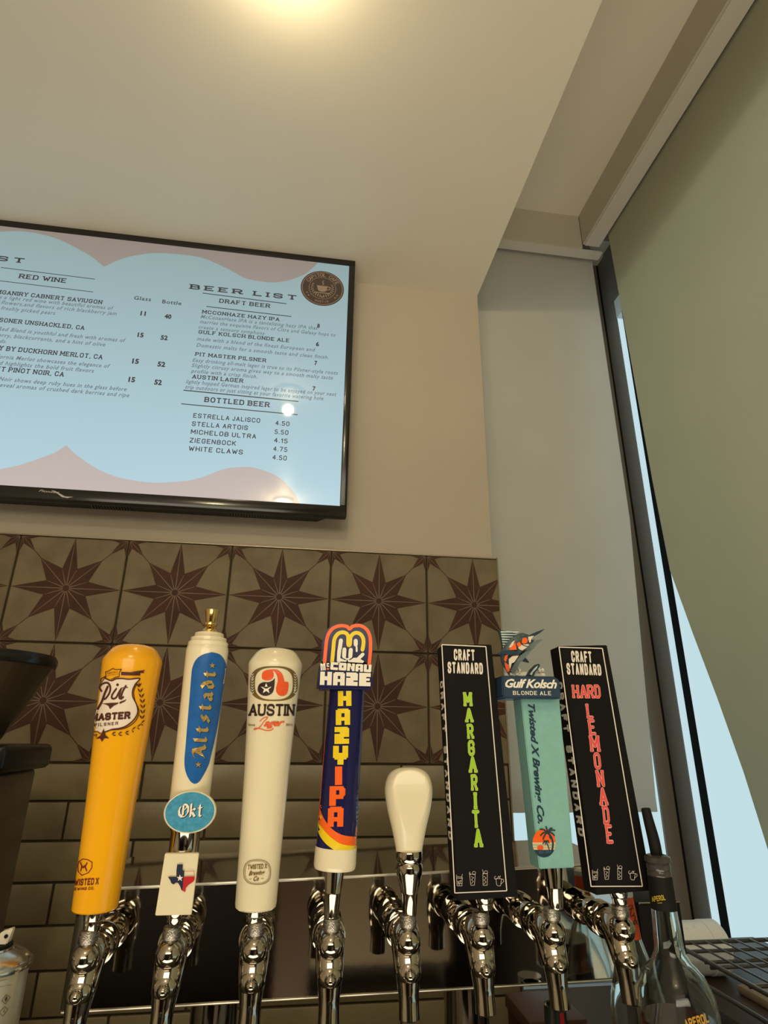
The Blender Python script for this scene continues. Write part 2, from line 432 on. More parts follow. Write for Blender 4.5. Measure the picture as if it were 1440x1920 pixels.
# backsplash: grout bed, star tiles, brick tiles (all parts of the back wall)
XT = 0.454
box('grout_bed', (-1.55, YW - 0.005, -0.62), (XT, YW + 0.001, 0.394), M_grout, wall)
ZS = [0.394, 0.1695, -0.055]
PX = 0.2205
X0T = -0.487 - PX / 2
def star_tile_mesh(clip=None):
    w, h, g = PX - 0.004, 0.2245 - 0.004, 0.007
    bm = bmesh.new(); bm_box(bm, (-w / 2, -g, -h / 2), (w / 2, 0, h / 2), 0.0015, 1)
    for f in bm.faces: f.material_index = 0
    sx, sz = w, h
    def add(poly, mi, off):
        vs = [bm.verts.new((x * sx, -g - off, y * sz)) for x, y in poly]
        try:
            f = bm.faces.new(vs); f.material_index = mi
        except ValueError: pass
    def P(r, a): return (r * math.sin(math.radians(a)), r * math.cos(math.radians(a)))
    def clampsq(poly):
        return [(max(-.5, min(.5, x)), max(-.5, min(.5, y))) for x, y in poly]
    def starp(cx, cy, rc, rd, rv, va, lw, quad=None):
        for i in range(8):
            a = i * 45
            if quad and quad(a) is False: continue
            r = rc if i % 2 == 0 else rd
            da = va if i % 2 == 0 else 45 - va
            l, t, rr = P(rv, a - da), P(r, a), P(rv, a + da)
            add(clampsq([(cx, cy), (cx + l[0], cy + l[1]), (cx + t[0], cy + t[1]), (cx + rr[0], cy + rr[1])]), 1, 0.0002)
            for q in (t, rr):
                L = math.hypot(*q); ux, uy = q[0] / L, q[1] / L
                s0 = 0.03 * rc / .5
                nx, ny = -uy * lw / 2, ux * lw / 2
                k = 0.93
                add(clampsq([(cx + ux * s0 + nx, cy + uy * s0 + ny), (cx + ux * s0 - nx, cy + uy * s0 - ny),
                     (cx + ux * L * k - nx * .4, cy + uy * L * k - ny * .4), (cx + ux * L * k + nx * .4, cy + uy * L * k + ny * .4)]), 2, 0.0004)
    starp(0, 0, 0.5, 0.41, 0.205, 20, 0.008)
    for cx in (-.5, .5):
        for cy in (-.5, .5):
            starp(cx, cy, 0.17, 0.215, 0.085, 20, 0.004)
            sx_, sy_ = (1 if cx > 0 else -1), (1 if cy > 0 else -1)
            p = stroke([(sx_ * .285, sy_ * .285), (sx_ * .355, sy_ * .355)], 0.007, rnd=False)
            for q in p: add(q, 1, 0.0002)
    if clip is not None:
        bmesh.ops.bisect_plane(bm, geom=list(bm.verts) + list(bm.edges) + list(bm.faces), plane_co=(clip, 0, 0), plane_no=(1, 0, 0), clear_outer=True)
    for f in bm.faces:
        if f.material_index and f.normal.y > 0: f.normal_flip()
    me = bpy.data.meshes.new('star_tile'); bm.to_mesh(me); bm.free()
    for m in (M_tile, M_starc, M_starl): me.materials.append(m)
    # print faces must look toward the room
    return me
def fix_print(me):
    me.update()
    flip = [p.index for p in me.polygons if p.material_index and p.normal.y > 0]
    if flip:
        bm = bmesh.new(); bm.from_mesh(me); bm.faces.ensure_lookup_table()
        for i in flip: bm.faces[i].normal_flip()
        bm.to_mesh(me); bm.free()
    return me
st_me = fix_print(star_tile_mesh()); n_full = 0
cut_me = fix_print(star_tile_mesh(XT - 0.395))
for r in range(2):
    for c in range(-4, 5):
        cx = -0.487 + PX * c
        last = c == 4
        o = bpy.data.objects.new('star_tile', cut_me if last else st_me)
        COL.objects.link(o); o.parent = wall
        o.location = (cx if not last else 0.395, YW - 0.003 + random.uniform(-.0006, .0006), (ZS[r] + ZS[r + 1]) / 2)
BL, BH = 0.2528, 0.0660
def brick_mesh(w):
    bm = bmesh.new(); bm_box(bm, (-w / 2, -0.006, -(BH - .004) / 2), (w / 2, 0, (BH - .004) / 2), 0.0018, 2)
    bmesh.ops.recalc_face_normals(bm, faces=bm.faces)
    me = bpy.data.meshes.new('brick_tile'); bm.to_mesh(me); bm.free(); me.materials.append(M_brick)
    for p in me.polygons: p.use_smooth = True
    try: me.set_sharp_from_angle(angle=math.radians(40))
    except Exception: pass
    return me
br_me = brick_mesh(BL - .004)
for r in range(8):
    zc = -0.055 - BH * (r + .5)
    x = -0.280 - BL * 4 + (BL / 2 if r % 2 else 0) - (0 if r % 2 == 0 else 0)
    while x < XT - 0.01:
        x1 = min(x + BL, XT)
        if x1 > -1.35:
            w = x1 - x - .004
            me = br_me if abs(w - BL + .004) < 1e-4 else brick_mesh(w)
            o = bpy.data.objects.new('brick_tile', me); COL.objects.link(o); o.parent = wall
            o.location = ((x + x1) / 2, YW - 0.004 + random.uniform(-.0005, .0005), zc)
        x += BL
box('edge_strip', (XT, YW - 0.012, -0.62), (XT + 0.003, YW + 0.004, 0.397), mat('edge_strip_metal', (0.30, 0.25, 0.18), 0.4, 0.6), wall)
box('top_strip', (-1.55, YW - 0.009, 0.394), (XT + 0.003, YW, 0.3965), mat('edge_strip_metal', (0.3, 0.25, 0.18)), wall)

# window headers (boxed roller pockets)
hb = box('trim_2', (XE, 1.325, 1.42), (0.80, 1.331, ZR), M_trimp, **STRUCT)
box('header_lip', (XE, 1.331, 1.415), (0.868, 1.362, 1.421), M_lip, hb)
hr = box('trim_3', (0.80, -1.2, 1.43), (0.806, 1.322, ZR), M_trimp, **STRUCT)
box('header_lip', (0.806, -1.2, 1.427), (0.853, 1.322, 1.433), M_lip, hr)
box('bracket', (0.815, 1.285, 1.45), (0.852, 1.30, 1.52), M_alu, hr)
box('window_pocket_top', (XE, 1.362, 1.50), (1.1, 1.62, ZR + .02), M_trimp, **STRUCT)

# windows and corner post
w1 = box('window_1', (XE, 1.470, -0.62), (0.89, 1.50, -0.50), M_alu, **STRUCT)
box('window_frame', (XE, 1.470, 1.34), (0.94, 1.50, 1.55), M_alu2, w1)
box('glass_pane', (XE, 1.486, -0.50), (0.90, 1.489, 1.34), M_glass, w1)
post = box('trim_4', (0.888, 1.468, -0.62), (0.932, 1.475, 1.5), M_alu2, **STRUCT)
box('post_return', (0.930, 1.407, -0.62), (0.9335, 1.469, 1.5), M_alu, post)
box('dark_strip', (0.925, 1.4665, -0.62), (0.9305, 1.4685, 1.5), M_matt, post)  # solid black strip where the two post faces meet
M_gask = mat('gasket_rubber', (0.008, 0.008, 0.008), 0.8, spec=0.1)
w2 = box('window_2', (0.932, -0.9, -0.62), (0.97, 1.407, -0.55), M_white, **STRUCT)
box('glass_pane', (0.945, 1.373, -0.55), (0.948, 1.407, 1.235), M_glass, w2)
box('window_frame', (0.931, -0.9, 1.235), (0.965, 1.407, 1.30), M_white, w2)
box('window_frame', (0.925, -0.9, 1.30), (0.965, 1.42, 1.56), M_alu, w2)
box('gasket', (0.929, 1.352, -0.55), (0.9345, 1.373, 1.235), M_gask, w2)
box('glass_pane', (0.945, -0.9, -0.55), (0.948, 1.352, 1.235), M_glass, w2)
box('ledge', (XE, 1.36, -0.66), (0.93, 1.47, -0.62), M_white, w1)

# roller shades
def sheet(name, outline_rows, th, m, parent=None, **props):
    """outline_rows: rows of (left point, right point) top to bottom"""
    vs, fs = [], []
    for a, b, n in outline_rows:
        a, b, n = Vector(a), Vector(b), Vector(n)
        vs += [a, b, a + n * th, b + n * th]
    for i in range(len(outline_rows) - 1):
        k = i * 4; j = k + 4
        fs += [(k, k + 1, j + 1, j), (k + 2, j + 2, j + 3, k + 3), (k, j, j + 2, k + 2), (k + 1, k + 3, j + 3, j + 1)]
    e = (len(outline_rows) - 1) * 4
    fs += [(0, 2, 3, 1), (e, e + 1, e + 3, e + 2)]
    return raw(name, vs, fs, [m], parent, **props)
rs = empty('roller_shade', (0.65, 1.375, 1.45), 'pale beige roller shade with a hemmed bottom edge on the back window behind the taps', 'shade')
o = sheet('shade_cloth', [((XE + .02 - .65, 0, 0.03), (0.206, 0, 0.03), (0, 1, 0)), ((XE + .02 - .65, 0, -0.9), (0.207, 0, -0.9), (0, 1, 0)), ((XE + .02 - .65, 0, -1.60), (0.17, 0, -1.60), (0, 1, 0))], 0.0015, M_shade, rs)
box('hem_bar', (XE + .02 - .65, -0.0015, -1.604), (0.171, 0.003, -1.558), M_shade, rs, bev=0.001)
tube('roller_tube', [(XE + .02 - .65, 0.01, 0.045), (0.206, 0.01, 0.045)], 0.012, M_alu, rs)
rs2 = empty('roller_shade', (0.86, 1.277, 1.47), 'wide olive beige roller shade on the right window, its lower corner pulled aside', 'shade')
edge = [(1.277, 1.47), (1.265, 0.973), (1.257, 0.609), (1.246, 0.372), (1.202, 0.214), (1.161, 0.078), (1.124, -0.061), (1.099, -0.186), (1.06, -0.345)]
rows = []
for i, (y, z) in enumerate(edge):
    rows.append(((0, y - 1.277, z - 1.47), (0, -0.85 - 1.277, z - 1.47), (1, 0, 0)))
sheet('shade_cloth', rows, 0.0015, M_shade2, rs2)
tube('roller_tube', [(0.0, 0.0, 0.01), (0.0, -2.1, 0.01)], 0.014, M_alu, rs2)

# ceiling light domes (outside the frame, seen as glints in chrome and on the screen)
for i, (L, lab) in enumerate(((LAMP_A, 'small opal dome ceiling light above the tap handles'), (LAMP_B, 'small opal dome ceiling light behind the viewer'))):
    t = empty('ceiling_light', (L[0], L[1], ZC), lab, 'light')
    lathe('base', [(0, 0), (0.05, 0), (0.05, -0.012), (0.046, -0.014), (0, -0.014)], M_white, t)
# ------------------------------------------------------------------ television with the menu
YT = 1.235
tv = empty('television', (-0.35, YT, 0.80), 'large wall-mounted flat screen television showing the wine and beer menu', 'television')
bpy.context.view_layer.update()
TO = Vector(tv.location)
def L(p): return Vector(p) - TO
X1, Z0, Z1 = 0.0905, 0.452, 1.182
XL = X1 - 1.25
sx0, sx1, sz0, sz1 = XL + .016, 0.0745, 0.478, 1.158
M_bez = mat('tv_bezel', (0.012, 0.011, 0.010), 0.15)
M_tvb = mat('tv_back', (0.02, 0.018, 0.016), 0.5)
bm = bmesh.new()
bm_box(bm, L((XL, YT, Z0)), L((X1, YT + .018, Z1)), 0.003, 2)
bm_link('rear_shell', bm, [M_tvb], tv, smooth=True)
for nm, a, b in (('bezel', (XL, YT - .004, sz1), (X1, YT + .001, Z1)), ('bezel', (XL, YT - .004, Z0), (X1, YT + .001, sz0)),
                 ('bezel', (sx1, YT - .004, sz0), (X1, YT + .001, sz1)), ('bezel', (XL, YT - .004, sz0), (sx0, YT + .001, sz1))):
    bm = bmesh.new(); bm_box(bm, L(a), L(b), 0.0015, 2); bm_link(nm, bm, [M_bez], tv, smooth=True)
# bulged lower back housing with vents
hz = [(XL + .10, YT + .018, 0.458), (0.06, YT + .018, 0.458), (0.03, YT + .07, 0.462), (XL + .14, YT + .07, 0.462),
      (XL + .10, YT + .018, 0.95), (0.06, YT + .018, 0.95), (0.03, YT + .07, 0.92), (XL + .14, YT + .07, 0.92)]
hexa('rear_housing', [L(p) for p in hz], M_tvb, tv, bev=0.004)
for bx in (-0.46, -0.17):
    bm = bmesh.new()
    for k in range(14): bm_box(bm, L((bx + k * .006, YT + .03, 0.4575)), L((bx + k * .006 + .003, YT + .05, 0.461)))
    bm_link('vent_slots', bm, [M_black], tv, kind='stuff')
# screen: emissive picture, off-axis dimming towards the top painted into its colour
def emis(name, col, s, grad=None):
    m = bpy.data.materials.new(name); m.use_nodes = True; nt = m.node_tree
    b = nt.nodes['Principled BSDF']; b.inputs['Base Color'].default_value = (0.01, 0.01, 0.01, 1)
    b.inputs['Roughness'].default_value = 0.045; b.inputs['Emission Strength'].default_value = s
    b.inputs['Emission Color'].default_value = (*col, 1)
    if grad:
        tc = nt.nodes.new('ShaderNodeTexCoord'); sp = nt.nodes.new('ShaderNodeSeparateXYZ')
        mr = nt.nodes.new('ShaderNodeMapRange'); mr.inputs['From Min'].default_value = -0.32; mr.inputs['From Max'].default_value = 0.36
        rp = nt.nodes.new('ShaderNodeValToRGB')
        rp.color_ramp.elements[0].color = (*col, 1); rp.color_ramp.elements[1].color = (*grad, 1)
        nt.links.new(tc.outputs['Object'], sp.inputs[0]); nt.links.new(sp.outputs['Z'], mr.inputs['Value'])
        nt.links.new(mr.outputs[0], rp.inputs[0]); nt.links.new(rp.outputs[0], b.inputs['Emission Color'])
    return m
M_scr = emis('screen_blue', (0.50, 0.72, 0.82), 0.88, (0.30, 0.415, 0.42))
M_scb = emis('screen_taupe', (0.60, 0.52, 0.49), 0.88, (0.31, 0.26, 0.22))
M_txt = emis('screen_text_dark', (0.035, 0.03, 0.035), 1.0)
M_txt2 = emis('screen_text_fine', (0.13, 0.16, 0.18), 1.0)
M_logo = emis('screen_logo_brown', (0.045, 0.025, 0.015), 1.0)
M_logo2 = emis('screen_logo_tan', (0.24, 0.15, 0.08), 1.0)
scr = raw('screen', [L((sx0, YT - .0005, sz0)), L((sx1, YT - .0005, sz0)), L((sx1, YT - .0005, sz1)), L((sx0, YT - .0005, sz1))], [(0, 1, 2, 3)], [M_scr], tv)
def flat(Y):
    return lambda p: Vector((p.x, Y, p.z)) if abs(p.y - Y) < 0.003 else p * (Y / p.y)
def clampz(polys, lo, hi): return [[(x, max(lo, min(hi, z))) for x, z in q] for q in polys]
bw = [(0,880),(30,874),(62,864),(100,850),(125,835)], [(125,835),(140,850),(175,875),(212,892),(250,901),(287,905),(325,904),(360,900),(382,894),(420,880),(450,876),(475,877),(507,887),(532,902),(552,925),(562,945)]
def wave(parts, close_z):
    pts = []
    for p in parts: pts += bez(px([p], YT)[0], 4)
    return [[(x, z) for x, z in pts] + [(pts[-1][0], close_z), (pts[0][0], close_z)]]
lx = pt(0, 880, YT)[0]
low = wave(bw, sz0); low[0][0:0] = [(sx0, sz0 + .1), (lx - .12, sz0 + .02), (lx - .05, sz0 + .03)]; low[0].append((sx0, sz0))
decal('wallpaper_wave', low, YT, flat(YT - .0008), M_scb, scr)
tw = [(0,435),(37,434),(75,439),(112,450),(150,469),(175,484),(195,501)], [(195,501),(225,487),(262,478),(300,475),(352,479),(382,485),(407,495),(432,507),(457,521),(482,527),(515,530),(545,525),(570,515),(586,503),(597,492)]
top = wave(tw, sz1); top[0][0:0] = [(sx0, sz1 - .06), (-1.0, sz1 - .03)]; top[0].append((sx0, sz1))
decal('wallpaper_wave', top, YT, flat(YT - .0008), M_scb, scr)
def line_text(t, x0, y0, x1, cap, style):
    a = pt(x0, y0, YT); b = at(x1, y0, YT)
    # horizontal in the screen plane: same z
    bx = b.x
    for _ in range(6):        # pixel x1 on the line z = a.z
        yy = y0 + (x1 - x0) * 0.1
        q = at(x1, yy, YT)
        for __ in range(20):
            q = at(x1, yy, YT); yy += (q.z - a[1]) * 700
        bx = q.x
    h = cap * 0.00125
    if style == 'slab': P = sk(t, 1.8, 1.9, 1.75, True)
    elif style == 'wide': P = sk(t, 2.1, 5.0, 2.3, False, 1.35, 7)
    elif style == 'fine': P = bf(t, 0.012, 0.25, 1.12)
    elif style == 'plain': P = sk(t, 1.6, 2.2, 0, True)
    elif style == 'word': P = bf(t, 0.012, 0, 1.1)
    else: P = bf(t, 0.042, 0, 1.0)
    return fit(P, a, (bx, a[1]), h)
HEAD, BODY, FINE = [], [], []
for t, x0, y0, x1, c, s in (
 ('LIST', -52, 484, 45, 12, 'wide'), ('BEER LIST', 354, 542, 556, 12, 'wide')): HEAD.append(line_text(t, x0, y0, x1, c, s))
for t, x0, y0, x1, c, s in (
 ('RED WINE', 34, 522, 124, 11, 'slab'), ('DRAFT BEER', 410, 568, 507, 10, 'slab'), ('BOTTLED BEER', 382, 754, 506, 11, 'slab'),
 ('MGANIRY CABNERT SAVIUGON', -8, 551, 192, 9.5, 'slab'), ('SONER UNSHACKLED, CA', -2, 604, 158.5, 9.5, 'slab'),
 ('Y BY DUCKHORN MERLOT, CA', -3, 657, 192.5, 10, 'slab'), ('TT PINOT NOIR, CA', -8, 696, 120, 10, 'slab'),
 ('MCCONHAZE HAZY IPA', 378, 588, 524.5, 8.5, 'slab'), ('GULF KOLSCH BLONDE ALE', 372, 626, 542.5, 8.5, 'slab'),
 ('PIT MASTER PILSNER', 365, 667.5, 499.5, 8.5, 'slab'), ('AUSTIN LAGER', 359.5, 710, 456.5, 9, 'slab'),
 ('ESTRELLA JALISCO', 362, 783.5, 487.5, 9.5, 'plain'), ('STELLA ARTOIS', 359.5, 799, 464.5, 9.5, 'plain'),
 ('MICHELOB ULTRA', 357.5, 814, 480, 9.5, 'plain'), ('ZIEGENBOCK', 355, 830, 442, 9.5, 'plain'), ('WHITE CLAWS', 353.5, 845.5, 455, 9.5, 'plain'),
 ('4.50', 516, 797.5, 542.5, 9.5, 'plain'), ('5.50', 514.5, 814, 540.5, 9.5, 'plain'), ('4.15', 513.5, 830, 539, 9.5, 'plain'),
 ('4.75', 512, 846, 538.5, 9.5, 'plain'), ('4.50', 510.5, 862, 537.5, 9.5, 'plain'),
 ('8', 594.5, 614.5, 599.5, 9.5, 'bold'), ('6', 592, 649, 598, 9.5, 'bold'), ('7', 589.5, 684.5, 594.5, 9.5, 'bold'), ('7', 586, 732.5, 591.5, 9.5, 'bold'),
 ('11', 263, 591.5, 273, 10, 'bold'), ('40', 308, 597, 321, 10, 'bold'), ('15', 257.5, 632, 269, 10, 'bold'), ('52', 301, 637, 314, 10, 'bold'),
 ('15', 247.5, 681.5, 260, 10.5, 'bold'), ('52', 295, 687, 309.5, 10.5, 'bold'), ('15', 240.5, 716, 253, 10.5, 'bold'), ('52', 289, 721, 303, 10.5, 'bold'),
 ('Glass', 251, 562, 283, 9, 'word'), ('Bottle', 304, 569, 340, 9, 'word')): BODY += line_text(t, x0, y0, x1, c, s)
for t, x0, y0, x1 in (
 ('is a light red wine with beautiful aromas of', -4, 560, 212.5), ('of flowers,and flavors of rich blackberry jam', -12, 569, 218.5), ('freshly picked pears', 2, 581, 103.5),
 ('Red Blend is youthful and fresh with aromas of', -4, 620, 235), ('berry, blackcurrants, and a hint of olive', -10, 631, 197), ('ds.', 0, 643, 12),
 ('fornia Merlot showcases the elegance of', -5, 672, 206), ('d highlights the bold fruit flavors', -1, 684, 176),
 ('Noir shows deep ruby hues in the glass before', -2, 714, 237), ('reveal aromas of crushed dark berries and ripe', -6, 725, 242),
 ('McConanHaze IPA is a tantalizing hazy IPA that', 376, 597, 596), ('marries the exquisite flavors of Citra and Galaxy hops to', 374.5, 606.5, 629),
 ('create a sensory symphony', 372, 616.5, 497), ('made with a blend of the finest European and', 369, 638.5, 591),
 ('Domestic malts for a smooth taste and clean finish.', 368, 650.5, 616), ('Easy drinking all-malt lager is true to its Pilsner-style roots', 361, 678.5, 633.5),
 ('Slightly citrusy aroma gives way to a smooth malty taste', 359, 688.5, 624), ('profile with a crisp finish.', 358, 699, 482),
 ('lightly hopped German inspired lager to be enjoyed on your next', 348.5, 719, 630.5), ('trip outdoors or just sitting at your favorite watering hole', 347.5, 729, 606)):
    FINE += line_text(t, x0, y0, x1, 8.6, 'fine')
rules = []
for (a, b, w) in (((2,502),(178,524),1.2), ((0,527),(175,548),1.2), ((380,550),(537,570),1.4), ((387,575),(546,594),1.4), ((344,732),(559.5,753),1.8), ((340,757.5),(558,778),1.6)):
    rules.append(px(stroke([a, b], w, rnd=False), YT))
for hh in HEAD: decal('menu_title', hh, YT, flat(YT - .0011), M_txt, scr)
decal('menu_lettering', BODY, YT, flat(YT - .0011), M_txt, scr)
decal('menu_description', FINE, YT, flat(YT - .0011), M_txt2, scr)
for rr in rules: decal('menu_rule', rr, YT, flat(YT - .0010), M_txt, scr)
lc = pt(604.5, 541, YT); LR = 0.0555
def at_l(polys, s=1.0): return xy(polys, lambda a, b: (lc[0] + a * LR * s, lc[1] + b * LR * s))
decal('cafe_logo', at_l(disc(0, 0, 1, n=40)), YT, flat(YT - .0010), M_logo, scr)
lg = stroke(circ(0, 0, .93, n=40), .03, True) + stroke(circ(0, 0, .62, n=36), .02, True)
for s in (-1, 1):
    for k in range(9):
        a = -80 + k * 13
        c0 = (s * .52 * math.cos(math.radians(a)), .52 * math.sin(math.radians(a)))
        lg += stroke([c0, (c0[0] * .84, c0[1] * .84 + .05)], .04)
lg += [[(-.26, .14), (.24, .14), (.18, -.14), (.08, -.2), (-.1, -.2), (-.2, -.14)]] + stroke([(.24, .1), (.36, .08), (.34, -.05), (.2, -.08)], .04) + stroke([(-.34, -.27), (.32, -.27)], .05)
lg += stroke([(0, .2), (.05, .28), (-.02, .34), (.04, .44)], .04) + star(0, -.5, .07)[0:1]
def arc_text(t, R, a0, a1, h, flip=False):
    out = []; P = [c for c in t]; n = len(P)
    for i, ch in enumerate(P):
        if ch == ' ': continue
        a = a0 + (a1 - a0) * i / (n - 1)
        g = sk(ch, 1.5, 0, 1.2, True)
        w = max(p[0] for q in g for p in q)
        th = math.radians(a - 90 if not flip else a + 90); r = R
        s = h / 10
        for q in g:
            qq = []
            for (gx, gy) in q:
                lx_, ly_ = (gx - w / 2) * s, (gy - 5) * s
                qq.append((r * math.cos(math.radians(a)) + lx_ * math.cos(th) - ly_ * math.sin(th), r * math.sin(math.radians(a)) + lx_ * math.sin(th) + ly_ * math.cos(th)))
            out.append(qq)
    return out
lg += arc_text('CAPITOL CAFE', .77, 150, 30, .19)
for a in (205, 218, 322, 335): lg += star(.77 * math.cos(math.radians(a)), .77 * math.sin(math.radians(a)), .06)
lg += arc_text('AUSTIN', .77, 250, 290, .11, True)
decal('logo_print', at_l(lg), YT, flat(YT - .0013), M_logo2, scr)
# maker's mark on the lower bezel
mk = pxtext(bf('Pioneer', 0.01, 0.4), 72.5, 922, 111, 925.5, 5, YT - .004)
mk += px([[(96, 919), (104, 921), (113, 926), (122, 931), (138, 932), (126, 934), (116, 932), (108, 926)]], YT - .004)
decal('maker_mark', mk, YT - .004, flat(YT - .0046), mat('silver_print', (0.55, 0.53, 0.5), 0.3, 0.6), tv)

# ------------------------------------------------------------------ beer tower
tower = empty('beer_tower', (0.085, 0.77, -0.40), 'long mirror-polished steel box tower carrying the row of beer taps', 'beer tower')
TL = Vector(tower.location)
tc = [(-0.189, 0.680, -0.2325), (0.3615, 0.690, -0.2300), (0.371, 0.852, -0.2300), (-0.183, 0.842, -0.2325),
      (-0.1885, 0.680, -0.1385), (0.3590, 0.690, -0.1265), (0.368, 0.852, -0.1265), (-0.1825, 0.842, -0.1385)]
hexa('tower_box', [Vector(p) - TL for p in tc], M_steel, tower, bev=0.0018)
tube('front_edge', [Vector(tc[4]) - TL + Vector((.002, -.0004, -.0004)), Vector(tc[5]) - TL + Vector((-.002, -.0004, -.0004))], 0.0013, M_edge, tower, n=8)  # bright strip added to carry the highlight of the box's front edge
tube('front_edge', [Vector(tc[0]) - TL + Vector((.002, -.0004, .0002)), Vector(tc[1]) - TL + Vector((-.002, -.0004, .0002))], 0.0010, M_edge, tower, n=8)
for X in (-0.062, 0.205):
    lathe('tower_leg', [(0.024, 0), (0.024, 0.165), (0.027, 0.167), (0.027, 0.172)], M_chrome, tower, loc=(X - TL.x, 0, 0))
    lathe('leg_flange', [(0.04, 0), (0.04, 0.006), (0.026, 0.009)], M_chrome, tower, loc=(X - TL.x, 0, 0))

# ------------------------------------------------------------------ faucets
FX = [-0.1545, -0.0890, -0.0205, 0.0437, 0.1107, 0.1768, 0.2435, 0.3100]
HLAB = ['yellow', 'blue and white', 'white and red logo', 'navy and orange', 'plain white paddle', 'black lime-lettered', 'teal fish-topped', 'black pink-lettered']
def sphere_prof(r, z0, n=10, a0=-90, a1=90):
    return [(r * math.cos(math.radians(a0 + (a1 - a0) * i / n)), z0 + r * math.sin(math.radians(a0 + (a1 - a0) * i / n))) for i in range(n + 1)]
fa = empty('beer_faucet', (0, 0, 0), 'x', 'faucet', 'chrome beer faucets in a row on the steel tower')
lathe('bonnet_nut', [(0.0065, 0.0), (0.0072, -0.0008), (0.0072, -0.003), (0.0076, -0.0035), (0.0076, -0.0085), (0.007, -0.0095), (0.0058, -0.010)], M_knurl, fa, n=28)
up_b = [(0.0058, -0.0095)] + [(r, z) for r, z in sphere_prof(0.0112, -0.0195, 14, 58, -58)] + [(0.0056, -0.0296), (0.0068, -0.0303), (0.0068, -0.0318), (0.0056, -0.0325)]
lathe('bonnet', up_b, M_chrome, fa, n=36)
lathe('vent_ball', [(r, z) for r, z in sphere_prof(0.0112, -0.0415, 14, 62, -80)], M_chrome, fa, n=32)
nb = sphere_prof(0.0046, 0, 8, 0, 90)
lathe('vent_boss', [(0.0052, -0.003), (0.0052, 0)] + nb, M_chrome, fa, loc=(0, -0.0102, -0.0418), n=24, rot=Matrix.Rotation(math.radians(90), 3, 'X'))
bm = bmesh.new()
tube_bm(bm, bez([(0, 0.030, -0.0205), (0, 0.016, -0.0215), (0, 0.007, -0.030), (0, 0.002, -0.041), (0, 0.0, -0.050), (0, -0.0015, -0.060), (0, -0.0035, -0.0735)], 5),
        [x[0] for x in bez([(0.0130,), (0.0130,), (0.0125,), (0.0115,), (0.0098,), (0.0086,), (0.0088,)], 5)], 28)
bm_link('spout', bm, [M_chrome], fa, smooth=True)
tube('spout_bore', [(0, -0.0036, -0.0739), (0, -0.0036, -0.0733)], 0.0062, M_black, fa)
lathe('vent_hole', [(0.0015, 0), (0.0015, 0.001)], M_black, fa, loc=(0, -0.0092, -0.0570), n=12, rot=Matrix.Rotation(math.radians(90), 3, 'X'))
RX = Matrix.Rotation(math.radians(-90), 3, 'X')
lathe('coupling_nut', [(0.0130, 0), (0.0150, 0.0008), (0.0152, 0.002), (0.0152, 0.0175), (0.0148, 0.0185), (0.0112, 0.019)], M_chrome, fa, loc=(0, 0.0275, -0.0205), n=32, rot=RX)
lathe('shank', [(0.0112, 0), (0.0112, 0.010), (0.0120, 0.011), (0.0124, 0.030), (0.0150, 0.0305), (0.0152, 0.033), (0.0152, 0.040)], M_chrome, fa, loc=(0, 0.045, -0.0205), n=28, rot=RX)
fparts = list(fa.children)
for i, X in enumerate(FX):
    if i == 0: r = fa
    else:
        r = fa.copy(); COL.objects.link(r)
        for ch in fparts:
            c = ch.copy(); COL.objects.link(c); c.parent = r
    r.location = (X, 0.604, -0.1515 + 0.00105 * i)
    r['label'] = 'chrome beer faucet under the %s tap handle' % HLAB[i]

# ------------------------------------------------------------------ tap handles
M_yel = mat('yellow_lacquer', (0.86, 0.40, 0.004), 0.25, coat=0.2, bump=0.04, bscale=250)
M_cream = mat('cream_lacquer', (0.82, 0.73, 0.51), 0.25, coat=0.4, var=0.04)
M_brown = mat('brown_print', (0.075, 0.018, 0.008), 0.4)
M_lab = mat('cream_print', (0.82, 0.70, 0.58), 0.35)
M_blue = mat('blue_print', (0.01, 0.12, 0.42), 0.3, var=0.2, vscale=120)
M_goldp = mat('gold_foil_print', (0.72, 0.50, 0.18), 0.28, 0.8)
M_navy = mat('navy_lacquer', (0.010, 0.010, 0.070), 0.22, coat=0.1, spec=0.3)
M_or = mat('orange_print', (0.92, 0.13, 0.012), 0.3)
M_or2 = mat('red_orange_print', (0.80, 0.10, 0.025), 0.3)
M_ylp = mat('yellow_print', (0.85, 0.62, 0.01), 0.3)
M_wp = mat('white_print', (0.85, 0.80, 0.68), 0.4)
M_blk = mat('black_satin', (0.006, 0.005, 0.005), 0.55, bump=0.05, spec=0.15)
M_ink = mat('black_print', (0.012, 0.010, 0.010), 0.4)
M_olive = mat('olive_gold_print', (0.16, 0.105, 0.025), 0.4)
M_teal = mat('teal_paint', (0.22, 0.46, 0.42), 0.45, var=0.08, vscale=150)
M_navy2 = mat('slate_navy_paint', (0.020, 0.045, 0.085), 0.35)
M_navy3 = mat('navy_print', (0.010, 0.035, 0.06), 0.4)

